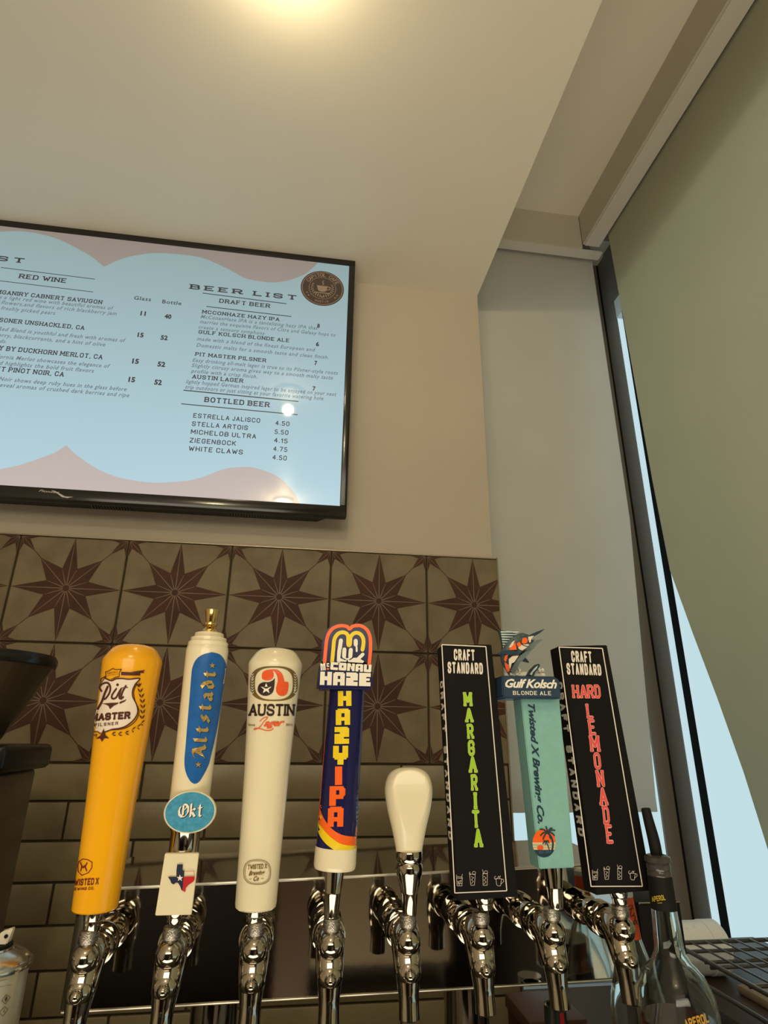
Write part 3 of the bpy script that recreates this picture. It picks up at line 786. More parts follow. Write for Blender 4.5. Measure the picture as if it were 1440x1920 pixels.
def handle(i, name, base, top, label, depth_lean=0.0):
    """base, top: world (x, y, z) of the handle's lower end and a point above it on the axis"""
    b, t = Vector(base), Vector(top)
    o = empty(name, b, label, 'tap handle', 'beer tap handles in a row')
    a = (t - b).normalized()
    ry = math.atan2(a.x, a.z); rx = -math.asin(max(-1, min(1, a.y)))
    o.rotation_euler = (rx, ry, 0)
    bpy.context.view_layer.update()
    return o
def on_lathe(o, rf, off):
    """ray from the viewer onto a turned body of radius rf(h) about o's z axis"""
    mw = o.matrix_world.copy(); inv = mw.inverted()
    org = inv @ Vector((0, 0, 0))
    def f(p):
        q = inv @ p; d = q - org
        # closest approach parameter in xy
        tc_ = -(org.x * d.x + org.y * d.y) / (d.x * d.x + d.y * d.y)
        t = tc_
        for _ in range(3):
            h = org.z + d.z * t
            r = rf(h) + off
            A = d.x * d.x + d.y * d.y; B = org.x * d.x + org.y * d.y; C_ = org.x ** 2 + org.y ** 2 - r * r
            D_ = B * B - A * C_
            if D_ < 0: 
                t = tc_; c = org + d * t; k = r / max(1e-6, math.hypot(c.x, c.y)); return mw @ Vector((c.x * k, c.y * k, c.z))
            t = (-B - math.sqrt(D_)) / A
        return mw @ (org + d * t)
    return f
def on_plane(o, yl):
    """ray from the viewer onto the local plane y=yl of o"""
    mw = o.matrix_world.copy(); inv = mw.inverted(); org = inv @ Vector((0, 0, 0))
    def f(p):
        q = inv @ p; d = q - org
        t = (yl - org.y) / d.y
        return mw @ (org + d * t)
    return f
def on_plane_x(o, xl):
    mw = o.matrix_world.copy(); inv = mw.inverted(); org = inv @ Vector((0, 0, 0))
    def f(p):
        q = inv @ p; d = q - org
        t = (xl - org.x) / d.x
        return mw @ (org + d * t)
    return f
def lerp_prof(prof):
    def f(h):
        if h <= prof[0][1]: return prof[0][0]
        for (r0, z0), (r1, z1) in zip(prof, prof[1:]):
            if z0 <= h <= z1 and z1 > z0: return r0 + (r1 - r0) * (h - z0) / (z1 - z0)
        return prof[-1][0]
    return f
def ferrule(o, top_r, bot_r, length, top_z=0.0, loc=(0, 0)):
    pr = [(bot_r, -length), (bot_r * 1.05, -length * .95), (bot_r + (top_r - bot_r) * .4, -length * .52), (bot_r + (top_r - bot_r) * .4 + .0004, -length * .5),
          (bot_r + (top_r - bot_r) * .46, -length * .47), (top_r, -0.001), (top_r, 0.002)]
    return lathe('ferrule', pr, M_chrome, o, loc=(loc[0], loc[1], top_z), n=32)

# --- 1 yellow
h1 = handle(0, 'tap_handle', (-0.1533, 0.605, -0.1375), (-0.1540, 0.605, 0.064), 'yellow cylindrical tap handle with a shield logo, leftmost of the row')
pr = [(0.0165, 0), (0.0178, 0.0012), (0.0182, 0.01), (0.0190, 0.041), (0.0208, 0.09), (0.0232, 0.134), (0.0250, 0.17), (0.0266, 0.200), (0.0262, 0.2025), (0.0238, 0.2065), (0.0205, 0.2115), (0.0165, 0.2145), (0.010, 0.2160), (0, 0.2165)]
lathe('body', pr, M_yel, h1, n=64)
ferrule(h1, 0.0085, 0.0062, 0.0155)
Y0 = 0.59
z = zm(120, 1200, 7.2)
sf = on_lathe(h1, lerp_prof(pr), 0.0003); sf2 = on_lathe(h1, lerp_prof(pr), 0.00055)
shield = bez(z([(560,520),(640,550),(700,525),(780,520),(880,530),(1025,520),(960,600),(925,690),(930,770),(975,860),(995,940),(985,1010),(930,1090),(840,1160),(760,1190),(660,1205),(600,1225),(530,1250)]), 4)
left = z([(440,1240),(400,1190),(420,1000),(470,850),(490,700),(500,580),(520,540)])
decal('shield_print', px([shield + left], Y0), Y0, sf, M_lab, h1, sub=0.004)
ar = stroke(shield, 2.4)
ar += stroke(bez(z([(640,1215),(760,1205),(860,1175),(960,1100),(1010,1000),(1005,920),(965,840),(945,750),(945,680),(980,600)]), 5), 1.6)
# banner and small shield above
ar += [z([(770,430),(1030,440),(1030,480),(770,475)]), z([(910,430),(1095,405),(1070,430),(1090,445),(1020,445)])]
ar += stroke(z([(565,520),(560,430),(600,420),(655,385),(700,400),(775,395),(745,440),(745,490),(690,505),(640,530)]), 1.3)
ar += stroke(z([(480,600),(530,540),(560,490),(500,520),(490,560)]), 1.6)
ar += pxtext(sk('TWISTED X', 1.6, 1.6, 1), *z([(580,462)])[0], *z([(725,440)])[0], 3.0, Y0)
ar += pxtext(sk('BREWING CO', 1.7, 1.8), *z([(585,485)])[0], *z([(725,465)])[0], 1.6, Y0)
# laurel
for k in range(7):
    t = k / 6
    p0 = z([(1010 + 55 * math.sin(t * 2.2) * 1.0, 640 + 430 * t)])[0]
    for s in (-1, 1):
        ar += [[p0, (p0[0] + s * 3.4, p0[1] - 3.4), (p0[0] + s * 5.6, p0[1] - 9.0), (p0[0] + s * 1.0, p0[1] - 5.5)]]
ar += [z([(1015,570),(1030,610),(1015,640),(1002,610)])]
for (x, y) in ((1035,1130),(985,1180),(910,1220),(820,1255),(725,1270),(640,1270)):
    p0 = z([(x, y)])[0]
    a = (p0[0] + 9, p0[1] - 3.5 - (x > 900) * 3); b = (p0[0] + 9.5 - (x > 900) * 4, p0[1] + 3.0)
    ar += [[p0, ((p0[0] + a[0]) / 2, (p0[1] + a[1]) / 2 - 2.2), a, ((p0[0] + a[0]) / 2, (p0[1] + a[1]) / 2 + 0.6)],
           [p0, ((p0[0] + b[0]) / 2, (p0[1] + b[1]) / 2 - .6), b, ((p0[0] + b[0]) / 2, (p0[1] + b[1]) / 2 + 2.2)]]
ar += [z([(535,1195),(560,1285),(610,1330),(545,1325),(510,1375),(490,1330),(425,1335),(490,1290)])]
ar += stroke(z([(405,1240),(450,1235),(490,1265)]), 1.5) + stroke(z([(400,1290),(440,1275),(430,1310)]), 1.5)
# Pit script
ar += stroke(bez(z([(505,690),(480,640),(520,590),(590,580),(625,640),(610,720),(560,790),(520,800)]), 5), 3.4)
ar += stroke(bez(z([(590,630),(550,720),(510,830),(455,930)]), 5), 4.2)
ar += stroke(bez(z([(705,660),(650,740),(650,790),(700,780),(745,700),(770,660)]), 5), 3.4) + px([], Y0)
ar += disc(*z([(722, 605)])[0], 2.6)
ar += stroke(bez(z([(770,660),(745,770),(770,795),(800,770)]), 5), 3.4)
ar += stroke(bez(z([(835,620),(790,700),(765,790)]), 5), 3.6) + stroke(z([(770,650),(860,640)]), 1.6)
ar += [z([(510,860),(620,850),(740,845),(725,865),(670,890),(620,935),(600,890),(560,870)]), z([(750,835),(850,800),(815,835),(750,865)])]
art = [px([q], Y0)[0] for q in ar if len(q) and abs(q[0][0]) > 1] + [q for q in ar if len(q) and abs(q[0][0]) <= 1]
art += pxtext(sk('MASTER', 2.8, .7, 1.7), *z([(355,1100)])[0], *z([(895,1065)])[0], 14.5, Y0, None)
art += pxtext(sk('PILSNER', 1.7, 3.4, 1.2), *z([(405,1170)])[0], *z([(730,1145)])[0], 6.0, Y0)
decal('lettering', art, Y0, sf2, M_brown, h1, sub=0.006)
z = zm(120, 1480, 7.2)
ar = px(stroke(z([(255,940),(320,950),(378,985),(375,1060),(330,1125),(240,1162),(190,1110),(185,1030),(200,975)]), 1.6, True), Y0)
ar += px(stroke(z([(222,990),(240,1040),(225,1100)]), 2.2) + stroke(z([(310,995),(285,1045),(305,1100)]), 2.2) + stroke(z([(235,1030),(260,1060),(275,1030),(290,1060)]), 2.4), Y0)
ar += pxtext(sk('TWISTED X', 2.2, 1.4, 1.3, space=3), *z([(85,1310)])[0], *z([(465,1285)])[0], 12, Y0)
ar += pxtext(sk('BREWING CO.', 2.0, 2.0), *z([(65,1370)])[0], *z([(405,1355)])[0], 5, Y0)
decal('lettering', ar, Y0, sf, mat('maroon_print', (0.16, 0.012, 0.012), 0.4), h1, sub=0.006)

# --- 2 blue and white with finial, medallion and plate
h2 = handle(1, 'tap_handle', (-0.0868, 0.600, -0.138), (-0.0855, 0.600, 0.088), 'white tap handle with blue panel, gold lettering, oval badge and brass finial')
pz = 0.138
bp = [(0.0160, 0.070), (0.0170, 0.074), (0.0172, 0.088), (0.0178, 0.13), (0.0190, 0.18), (0.0198, 0.212), (0.0192, 0.216), (0.0188, 0.2165), (0.0188, 0.220), (0.0170, 0.2215), (0.0168, 0.2245), (0.0140, 0.2255), (0.0135, 0.229), (0.011, 0.230), (0, 0.230)]
lathe('body', bp, M_cream, h2, n=56)
lathe('finial', [(0.0085, 0.2295), (0.0082, 0.2315), (0.0055, 0.2335), (0.0045, 0.236), (0.0064, 0.2372), (0.0064, 0.2388), (0.0048, 0.2400), (0.0052, 0.242), (0.0068, 0.2515), (0.0066, 0.2522), (0, 0.2522)], M_gold, h2, n=32)
lathe('neck', [(0.0125, 0.040), (0.0125, 0.058), (0.0135, 0.060), (0.0135, 0.066), (0.0140, 0.072)], M_chrome, h2, n=36)
# badge
RXf = Matrix.Rotation(math.radians(90), 3, 'X')
lathe('badge_rim', [(0.0150, -0.004), (0.0216, -0.004), (0.0220, 0.0), (0.0212, 0.0016), (0.0202, 0.0010)], M_cream, h2, loc=(0.0040, -0.017, 0.0752), n=56, sy=0.755, rot=RXf)
badge = lathe('badge', [(0.0203, -0.002), (0.0203, 0.0013)], mat('sky_blue_print', (0.035, 0.24, 0.42), 0.35, vscale=320, col2=(0.07, 0.33, 0.50)), h2, loc=(0.0040, -0.017, 0.0752), n=56, sy=0.755, rot=RXf)
pl = hexa('plate', [(-0.0138, -0.0175, 0.0), (0.0145, -0.0175, 0.0), (0.0145, -0.0125, 0.0), (-0.0138, -0.0125, 0.0),
                    (-0.0125, -0.0165, 0.0440), (0.0150, -0.0165, 0.0440), (0.0150, -0.0115, 0.0440), (-0.0125, -0.0115, 0.0440)], M_cream, h2, bev=0.0005)
ferrule(h2, 0.0085, 0.0060, 0.010)
lathe('lower_body', [(0.0115, 0.001), (0.0120, 0.003), (0.0118, 0.040)], M_chrome, h2, n=32)
z = zm(280, 1140, 6.4)
sf = on_lathe(h2, lerp_prof(bp), 0.0003); sf2 = on_lathe(h2, lerp_prof(bp), 0.0005); sf3 = on_lathe(h2, lerp_prof(bp), 0.0007)
Y0 = 0.585
out = bez(z([(750,530),(850,560),(910,640),(930,740),(915,860),(885,1000),(850,1250),(800,1520),(745,1760),(705,1900)]) + [(375,1468-4)] + [(365,1470)], 4)
out += bez([(365,1470),(357,1465)] + z([(440,1980),(420,1850),(435,1650),(455,1400),(480,1100),(500,850),(515,720),(560,620),(640,560),(750,530)]), 4)[1:]
decal('blue_panel', px([out], Y0), Y0, sf, M_blue, h2, sub=0.003)
def nibtext(keys, **k): return sk('', keys=keys, **k)
T = nibtext(['a1','l','t','s','t','a','d','t'], wt=1.6, gap=1.5, nibv=(0.95, 0.75))
a, b = z([(672, 1815)])[0], z([(812, 752)])[0]
tx = pxtext(T, a[0], a[1], b[0], b[1], 29, Y0)
sh = pxtext(T, a[0] + .9, a[1] + 1.1, b[0] + .9, b[1] + 1.1, 29, Y0)
stp = px(star(*z([(757, 690)])[0], 6, a0=-90) + star(*z([(588, 1880)])[0], 6.5, a0=-90), Y0)
sts = px(star(*z([(764, 697)])[0], 6, a0=-90) + star(*z([(595, 1887)])[0], 6.5, a0=-90), Y0)
decal('lettering_shadow', sh + sts, Y0, sf2, M_ink, h2, sub=0.006)
decal('lettering', tx + stp, Y0, sf3, M_goldp, h2, sub=0.006)
z = zm(280, 1440, 6.4)
T = nibtext(['o1', 'k', 't'], wt=1.3, gap=.9, nibv=(0.75, 0.45))
decal('lettering_shadow', pxtext(T, *z([(345,612)])[0], *z([(645,600)])[0], 27, Y0), Y0, on_plane(h2, -0.0186), M_ink, h2)
decal('lettering', pxtext(T, *z([(335,605)])[0], *z([(635,595)])[0], 27, Y0), Y0, on_plane(h2, -0.0189), M_wp, h2)
pf = on_plane(h2, -0.0179)
def pf_(off): return on_plane(h2, -0.0177 - off)
dk = z([(335,1158),(402,1155),(398,1222),(420,1235),(408,1400),(398,1470),(385,1465),(370,1420),(345,1378),(320,1375),(290,1398),(262,1380),(250,1345),(222,1305),(325,1305),(325,1230)])
rd = z([(412,1305),(542,1300),(545,1335),(530,1362),(470,1402),(437,1440),(432,1490),(390,1470),(402,1440)])
decal('state_print', px([dk], Y0), Y0, pf_(0.0), mat('dark_blue_print', (0.012, 0.016, 0.045), 0.4), h2)
decal('state_print', px([rd] + stroke(z([(415,1232),(450,1238),(535,1233),(540,1300)]), .7), Y0), Y0, pf_(.0001), mat('red_print', (0.50, 0.012, 0.015), 0.4), h2)
decal('state_print', px(star(*z([(367,1322)])[0], 6.6, a0=-90), Y0), Y0, pf_(.0003), M_wp, h2)

# --- 3 white, red logo
h3 = handle(2, 'tap_handle', (-0.0220, 0.605, -0.1395), (-0.0200, 0.605, 0.064), 'cream white cylindrical tap handle with a red letter logo above black lettering')
pr = [(0.0158, 0), (0.0172, 0.0012), (0.0176, 0.004), (0.0180, 0.02), (0.0190, 0.06), (0.0206, 0.11), (0.0228, 0.155), (0.0250, 0.190), (0.0262, 0.2025), (0.0258, 0.205), (0.0235, 0.209), (0.0200, 0.2140), (0.0165, 0.2170), (0.010, 0.2185), (0, 0.2190)]
lathe('body', pr, M_cream, h3, n=64)
ferrule(h3, 0.0085, 0.0062, 0.012)
Y0 = 0.585
z = zm(430, 1200, 8.727)
sf = on_lathe(h3, lerp_prof(pr), 0.0003); sf2 = on_lathe(h3, lerp_prof(pr), 0.0005)
def sq(cx, cy, rx, ry, e, n=48):
    o_ = []
    for i in range(n):
        a = 2 * math.pi * i / n; c, s = math.cos(a), math.sin(a)
        o_.append((cx + rx * math.copysign(abs(c) ** e, c), cy + ry * math.copysign(abs(s) ** e, s)))
    return o_
oo = sq(728, 714, 392, 286, .72); ii = sq(728, 715, 312, 262, .72)
rg = [[oo[k], oo[(k + 1) % 48], ii[(k + 1) % 48], ii[k]] for k in range(48)]
decal('emblem_ring', px([z(q) for q in rg], Y0), Y0, sf, M_olive, h3, sub=0.006)
leaf = []
for s in (-1, 1):
    for k in range(8):
        y = 560 + k * 43; x = 728 + s * 352
        leaf += stroke(z([(x, y + 18), (x - s * 22, y - 8)]), 1.0) + stroke(z([(x, y + 18), (x + s * 18, y - 10)]), 1.0)
decal('emblem_leaves', px(leaf, Y0), Y0, sf2, M_wp, h3)
og = px([bez(z([(530,600),(545,530),(620,490),(690,492),(722,540),(720,610),(670,655),(590,660),(540,635),(530,600)]), 4)], Y0)
og += px([bez(z([(620,492),(700,480),(790,490),(860,550),(890,620),(905,680),(970,700),(955,850),(920,900),(860,918),(800,895),(770,850),(765,780),(790,680),(785,600),(750,530),(700,500),(620,492)]), 3)], Y0)
decal('letter_emblem', og, Y0, sf, M_or2, h3, sub=0.006)
dkp = px([bez(z([(745,620),(735,780),(700,870),(620,912),(540,905),(480,860),(462,800),(490,725),(560,690),(640,690),(710,660),(745,620)]), 4)], Y0)
decal('letter_emblem', dkp, Y0, sf, mat('dark_brown_print', (0.03, 0.012, 0.010), 0.4), h3, sub=0.006)
decal('emblem_star', px(star(*z([(603, 795)])[0], 10.5, a0=-90, ri=.42), Y0), Y0, sf2, M_wp, h3)
tx = pxtext(sk('AUSTIN', 1.9, .8, 1.5, True), *z([(305,1245)])[0], *z([(1075,1245)])[0], 22, Y0)
decal('lettering', tx, Y0, sf2, mat('dark_brown_print', (0.03, 0.012, 0.01)), h3, sub=0.006)
sc_ = stroke(bez(z([(500,1330),(540,1290),(600,1262),(625,1275),(560,1340),(520,1400),(460,1450),(405,1465),(420,1445),(500,1450),(600,1480),(680,1475),(720,1445)]), 5), 1.5)
LG = pxtext(bf('ager', .022, .5, .9), *z([(560,1412)])[0], *z([(905,1405)])[0], 13, Y0)
decal('script_lettering', px(sc_, Y0) + LG, Y0, sf2, M_or2, h3)
sm = pxtext(bf('Since', .02), *z([(303,1405)])[0], *z([(418,1405)])[0], 4, Y0) + pxtext(bf('2013', .02), *z([(925,1405)])[0], *z([(1035,1405)])[0], 4, Y0)
decal('lettering', sm, Y0, sf2, mat('tan_print', (0.17, 0.085, 0.02), 0.4), h3); sm = []
z = zm(430, 1560, 9.0)
for (rx, ry, w) in ((228, 208, 1.0), (205, 188, .7)):
    c = [(470 + (p[0] - 470) * 1.0, p[1]) for p in sq(470, 678, rx, ry, .75)]
    decal('seal_ring', px(stroke(z(c), w, True), Y0), Y0, sf2, mat('tan_print', (0.17, 0.085, 0.02), 0.4), h3)
sm += pxtext(sk('TWISTED X', 1.9, .9, 1.4), *z([(308,635)])[0], *z([(635,615)])[0], 8, Y0)
sm += pxtext(bf('Brewing', .03, .4), *z([(325,735)])[0], *z([(600,715)])[0], 7.5, Y0) + pxtext(bf('Co', .03, .4), *z([(405,830)])[0], *z([(500,820)])[0], 8, Y0)
sm += px(stroke(z([(335,795),(370,793)]), .8) + stroke(z([(535,788),(575,785)]), .8), Y0)
decal('seal_lettering', sm, Y0, sf2, mat('tan_print', (0.17, 0.085, 0.02), 0.4), h3)

# --- 4 navy and orange
h4 = handle(3, 'tap_handle', (0.0447, 0.605, -0.1105), (0.0510, 0.605, 0.041), 'navy round tap handle with orange and yellow arches, a raised hand and chunky lettering')
bp4 = [(0.0165, 0), (0.0182, 0.001), (0.0186, 0.004), (0.0184, 0.017), (0.0178, 0.019), (0.0177, 0.06), (0.0174, 0.12), (0.0172, 0.155)]
lathe('body', bp4, M_navy, h4, n=56)
ferrule(h4, 0.0090, 0.0062, 0.0375)
hd = h4
YH = 0.588
def outline_prism(name, pts, y0, y1, m, parent, Yref, bev=0.0):
    """pixel outline on plane Yref, extruded in the handle's local frame between y0 and y1"""
    bpy.context.view_layer.update()
    inv = parent.matrix_world.inverted()
    q = [inv @ on_plane(parent, y0)(Vector((u, Yref, v))) for u, v in px([pts], Yref)[0]]
    n = len(q); bm = bmesh.new()
    a = [bm.verts.new((p.x, y0, p.z)) for p in q]; b = [bm.verts.new((p.x, y1, p.z)) for p in q]
    bm.faces.new(a); bm.faces.new(b[::-1])
    for i in range(n): bm.faces.new((a[i], a[(i + 1) % n], b[(i + 1) % n], b[i]))
    bmesh.ops.recalc_face_normals(bm, faces=bm.faces)
    if bev: bmesh.ops.bevel(bm, geom=[e for e in bm.edges if e.calc_face_angle(0) > 0.7], offset=bev, segments=2, affect='EDGES')
    return bm_link(name, bm, [m], parent, smooth=True)
z = zm(580, 1150, 7.68)
dome = [(180,700)] + bez([(180,700),(185,500),(205,340),(270,215),(370,150),(480,140),(575,180)], 5) + bez([(575,180),(680,140),(790,165),(880,240),(915,360),(915,560),(905,720)], 5)
outline_prism('head', z([(x, y) for x, y in dome]), -0.0195, 0.008, M_navy, h4, YH, 0.0015)
outline_prism('head_band', z([(150,715),(905,735),(920,1075),(890,1095),(130,1085),(118,1060)]), -0.0215, 0.010, M_navy, h4, YH, 0.002)
def arch(P, w): return px(stroke(bez(z(P), 6), w), YH)
fh = on_plane(h4, -0.0203)
decal('arch_print', arch([(220,705),(235,520),(260,340),(330,225),(440,180),(540,190),(578,225),(630,185),(740,180),(830,240),(875,350),(880,520),(862,735)], 6.6), YH, fh, M_or, h4)
decal('arch_print', arch([(328,700),(345,520),(362,370),(420,290),(500,275),(555,320),(560,440),(572,460),(585,440),(595,340),(650,285),(720,290),(770,350),(780,430),(765,525)], 7.2), YH, on_plane(h4, -0.0205), M_ylp, h4)
hn = px(stroke(z([(455,390),(430,560),(425,685)]), 7.5) + stroke(z([(505,520),(500,620)]), 7.6) + stroke(z([(597,525),(590,620)]), 7.6)
        + stroke(z([(668,395),(668,450)]), 7.6) + stroke(z([(680,480),(682,545)]), 3.6) + stroke(z([(770,590),(690,670)]), 6.5) + [z([(400,640),(700,640),(790,690),(770,715),(395,690)])], YH)
hn_d = px(stroke(z([(470,520),(455,640),(520,668)]), 2.0) + stroke(z([(550,520),(545,640)]), 2.2) + stroke(z([(640,540),(625,640),(580,668)]), 2.0) + [z([(545,655),(560,700),(530,700)])] , YH)
decal('hand_print', hn, YH, on_plane(h4, -0.0207), M_wp, h4)
decal('hand_print', hn_d, YH, on_plane(h4, -0.0209), M_navy, h4)
CH = {'H': ((0,0,3.9,10),(6.1,0,10,10),(3.9,3.6,6.1,6.6)), 'A': ((0,0,3.9,9.2),(6.1,0,10,9.2),(1.2,9.2,8.8,10),(3.9,7.2,6.1,9.2),(3.9,2.6,6.1,4.8)),
      'Z': ((0,0,10,3.0),(0,3.0,6.4,4.0),(0,4.0,10,5.9),(3.6,5.9,10,6.9),(0,6.9,10,9.3),(0,9.3,9.0,10)), 'E': ((0,0,10,3.0),(0,3.0,6.2,4.1),(0,4.1,9.2,5.9),(0,5.9,6.2,7.0),(0,7.0,10,10)),
      'Y': ((0,5.0,3.8,10),(6.2,5.0,10,10),(0,3.6,10,6.2),(1,2.7,9,3.6),(3,0,7,2.7)), 'I': ((0,0,4.4,10),), 'P': ((0,0,4.2,10),(6.2,4.6,9.3,9.3),(9.3,5.2,10,8.8),(4.2,7.9,6.2,10),(6.2,9.3,8.8,10),(4.2,3.4,6.2,5.6),(6.2,3.4,8.8,4.6)),
      'M': ((0,0,2.7,10),(3.7,0,6.3,9.0),(7.3,0,10,10),(2.7,6.8,3.7,10),(6.3,6.8,7.3,10)), 'C': ((0,0.6,3.8,9.4),(.8,0,10,3.3),(.8,6.7,10,10)),
      'O': ((0,.7,4.0,9.3),(6.0,.7,10,9.3),(.8,0,9.2,3.6),(.8,6.4,9.2,10)), 'N': ((0,0,3.7,10),(6.3,0,10,10),(3.7,5.2,5.0,9.2),(5.0,2.4,6.3,6.4)), 'U': ((0,.7,3.8,10),(6.2,.7,10,10),(.8,0,9.2,3.4))}
def chunky(t, sx=1.0, gap=.9):
    out = []; x = 0
    for ch in t:
        w = 4.4 if ch == 'I' else 10
        for a, b, c, d in CH[ch]:
            out.append([(x + a * sx, b), (x + c * sx, b), (x + c * sx, d), (x + a * sx, d)])
        x += w * sx + gap
    return out
fb = on_plane(h4, -0.0219)
t1 = pxtext(chunky('M'), *z([(165,825)])[0], *z([(235,818)])[0], 13, YH) + pxtext(chunky('C'), *z([(250,770)])[0], *z([(285,770)])[0], 7, YH)
t1 += pxtext(chunky('CONAU', gap=1.1), *z([(300,810)])[0], *z([(890,850)])[0], 13.8, YH)
t1 += pxtext(chunky('HAZE', gap=1.2), *z([(150,1030)])[0], *z([(880,1050)])[0], 24, YH)
decal('lettering', t1, YH, fb, M_wp, h4)
decal('accent_dot', px(disc(*z([(265, 800)])[0], 2.6, 1.6), YH), YH, fb, M_or, h4)
sf = on_lathe(h4, lerp_prof(bp4), 0.0003); sf2 = on_lathe(h4, lerp_prof(bp4), 0.0005); sf0 = on_lathe(h4, lerp_prof(bp4), 0.00015); sf1 = on_lathe(h4, lerp_prof(bp4), 0.0002)
z = zm(580, 1400, 5.646)
cb = z([(40,1040),(520,1040),(520,1262),(40,1262)])
lathe('base', [(0.0150, -0.0012), (0.0178, -0.0006), (0.0187, 0.0012), (0.0189, 0.004), (0.0187, 0.0165), (0.0176, 0.0175)], M_cream, h4, n=56)
ys = bez(z([(60,780),(80,860),(120,960),(200,1050),(320,1120),(500,1150)]), 5)
decal('swoosh_print', px([ys + z([(520,1040),(520,900),(60,700)])], YH), YH, sf1, M_ylp, h4, sub=0.003)
os_ = bez(z([(78,700),(95,790),(150,880),(240,970),(350,1035),(500,1050)]), 5)
decal('swoosh_print', px([os_ + z([(520,940),(520,850),(90,600)])], YH), YH, on_lathe(h4, lerp_prof(bp4), 0.00028), M_or, h4, sub=0.003)
ns = bez(z([(105,560),(115,660),(160,770),(240,870),(350,935),(500,955)]), 5)
decal('swoosh_print', px([ns + z([(520,800),(520,400),(110,400)])], YH), YH, on_lathe(h4, lerp_prof(bp4), 0.00036), M_navy, h4, sub=0.003)
decal('side_stripe', px([[(597,1530),(600,1440),(606,1330),(612,1300),(616,1300),(609,1400),(601,1500)]], YH), YH, on_lathe(h4, lerp_prof(bp4), 0.0004), M_or, h4, sub=0.003)
yl, ol = [], []
for ch, x0, y0, x1, hgt, dst in (('H', 633.5, 1324, 659, 27, yl), ('A', 629.5, 1359.5, 656.5, 29, yl), ('Z', 627, 1395, 654.5, 30, yl), ('Y', 624, 1434, 652.5, 33, yl),
                                 ('I', 628, 1472, 641.5, 32, ol), ('P', 617, 1511, 647, 33.5, ol), ('A', 614, 1550.5, 643.5, 34, ol)):
    g = chunky(ch)
    dst += pxtext(g, x0, y0, x1, y0 - .5, hgt, YH)
decal('lettering', yl, YH, on_lathe(h4, lerp_prof(bp4), 0.0006), M_ylp, h4, sub=0.006)
decal('lettering', ol, YH, on_lathe(h4, lerp_prof(bp4), 0.0006), M_or, h4, sub=0.006)

# --- 5 plain white paddle
h5 = handle(4, 'tap_handle', (0.1122, 0.605, -0.1010), (0.1118, 0.605, -0.028), 'short plain white teardrop tap handle with a chrome collar, no lettering')
prof5 = bez([(0.0118,), (0.0126,), (0.0160,), (0.0200,), (0.0224,), (0.0222,), (0.0196,), (0.0150,), (0.0085,), (0.001,)], 5)
zz5 = bez([(0.0,), (0.006,), (0.021,), (0.036,), (0.050,), (0.058,), (0.0655,), (0.0700,), (0.0725,), (0.0730,)], 5)
vs, fs = lathe_data([(r[0], zq[0]) for r, zq in zip(prof5, zz5)], 56, 1.0, 0.85)
def facet(p):
    x, y, zq = p
    lim = -0.0105 - 0.0035 * math.sin(min(1, max(0, zq / .073)) * math.pi)
    return (x, max(y, lim), zq)
raw('paddle', [facet(v) for v in vs], fs, [M_cream], h5, smooth=True)
lathe('collar', [(0.0118, 0.003), (0.0122, 0.002), (0.0122, -0.004), (0.0108, -0.0065), (0.0110, -0.0075)], M_chrome, h5, n=36)
lathe('ferrule', [(0.0060, -0.0480), (0.0064, -0.0465), (0.0072, -0.031), (0.0076, -0.0305), (0.0078, -0.029), (0.0118, -0.0145), (0.0124, -0.0105), (0.0118, -0.0075), (0.0104, -0.0060)], M_chrome, h5, n=36)

# --- 6 and 8 black boxes
def craft(i, base, top, w0, w1, hgt, dp, lab, word, colA, colB, spec):
    o = handle(i, 'tap_handle', base, top, lab)
    b0, b1 = w0 / 2, w1 / 2
    hexa('body', [(-b0, -dp, 0), (b0, -dp, 0), (b0, dp, 0), (-b0, dp, 0), (-b1, -dp, hgt), (b1, -dp, hgt), (b1, dp, hgt), (-b1, dp, hgt)], M_blk, o, bev=0.0007)
    ferrule(o, 0.0088, 0.0060, spec['fl'])
    return o
Y6 = 0.59
h6 = craft(5, (0.1800, 0.6025, -0.1345), (0.1722, 0.6105, 0.0900), 0.0555, 0.0518, 0.2225, 0.0125,
           'black rectangular tap handle with tall green lettering down its front', None, None, None, dict(fl=0.0105))
h8 = craft(7, (0.3095, 0.6025, -0.1325), (0.2985, 0.6100, 0.0920), 0.0560, 0.0535, 0.2235, 0.0125,
           'black rectangular tap handle with pink red lettering, rightmost of the row', None, None, None, dict(fl=0.0110))
M_cw = mat('cream_ink', (0.78, 0.70, 0.60), 0.4)
def ink(o, polys, m, off=0.0003, nm='lettering', Yr=Y6): return decal(nm, polys, Yr, on_plane(o, -0.0125 - off), m, o)
def block(t, ratio=.55): return sk(t, 2.1, 1.3, 0, False, sx=ratio)
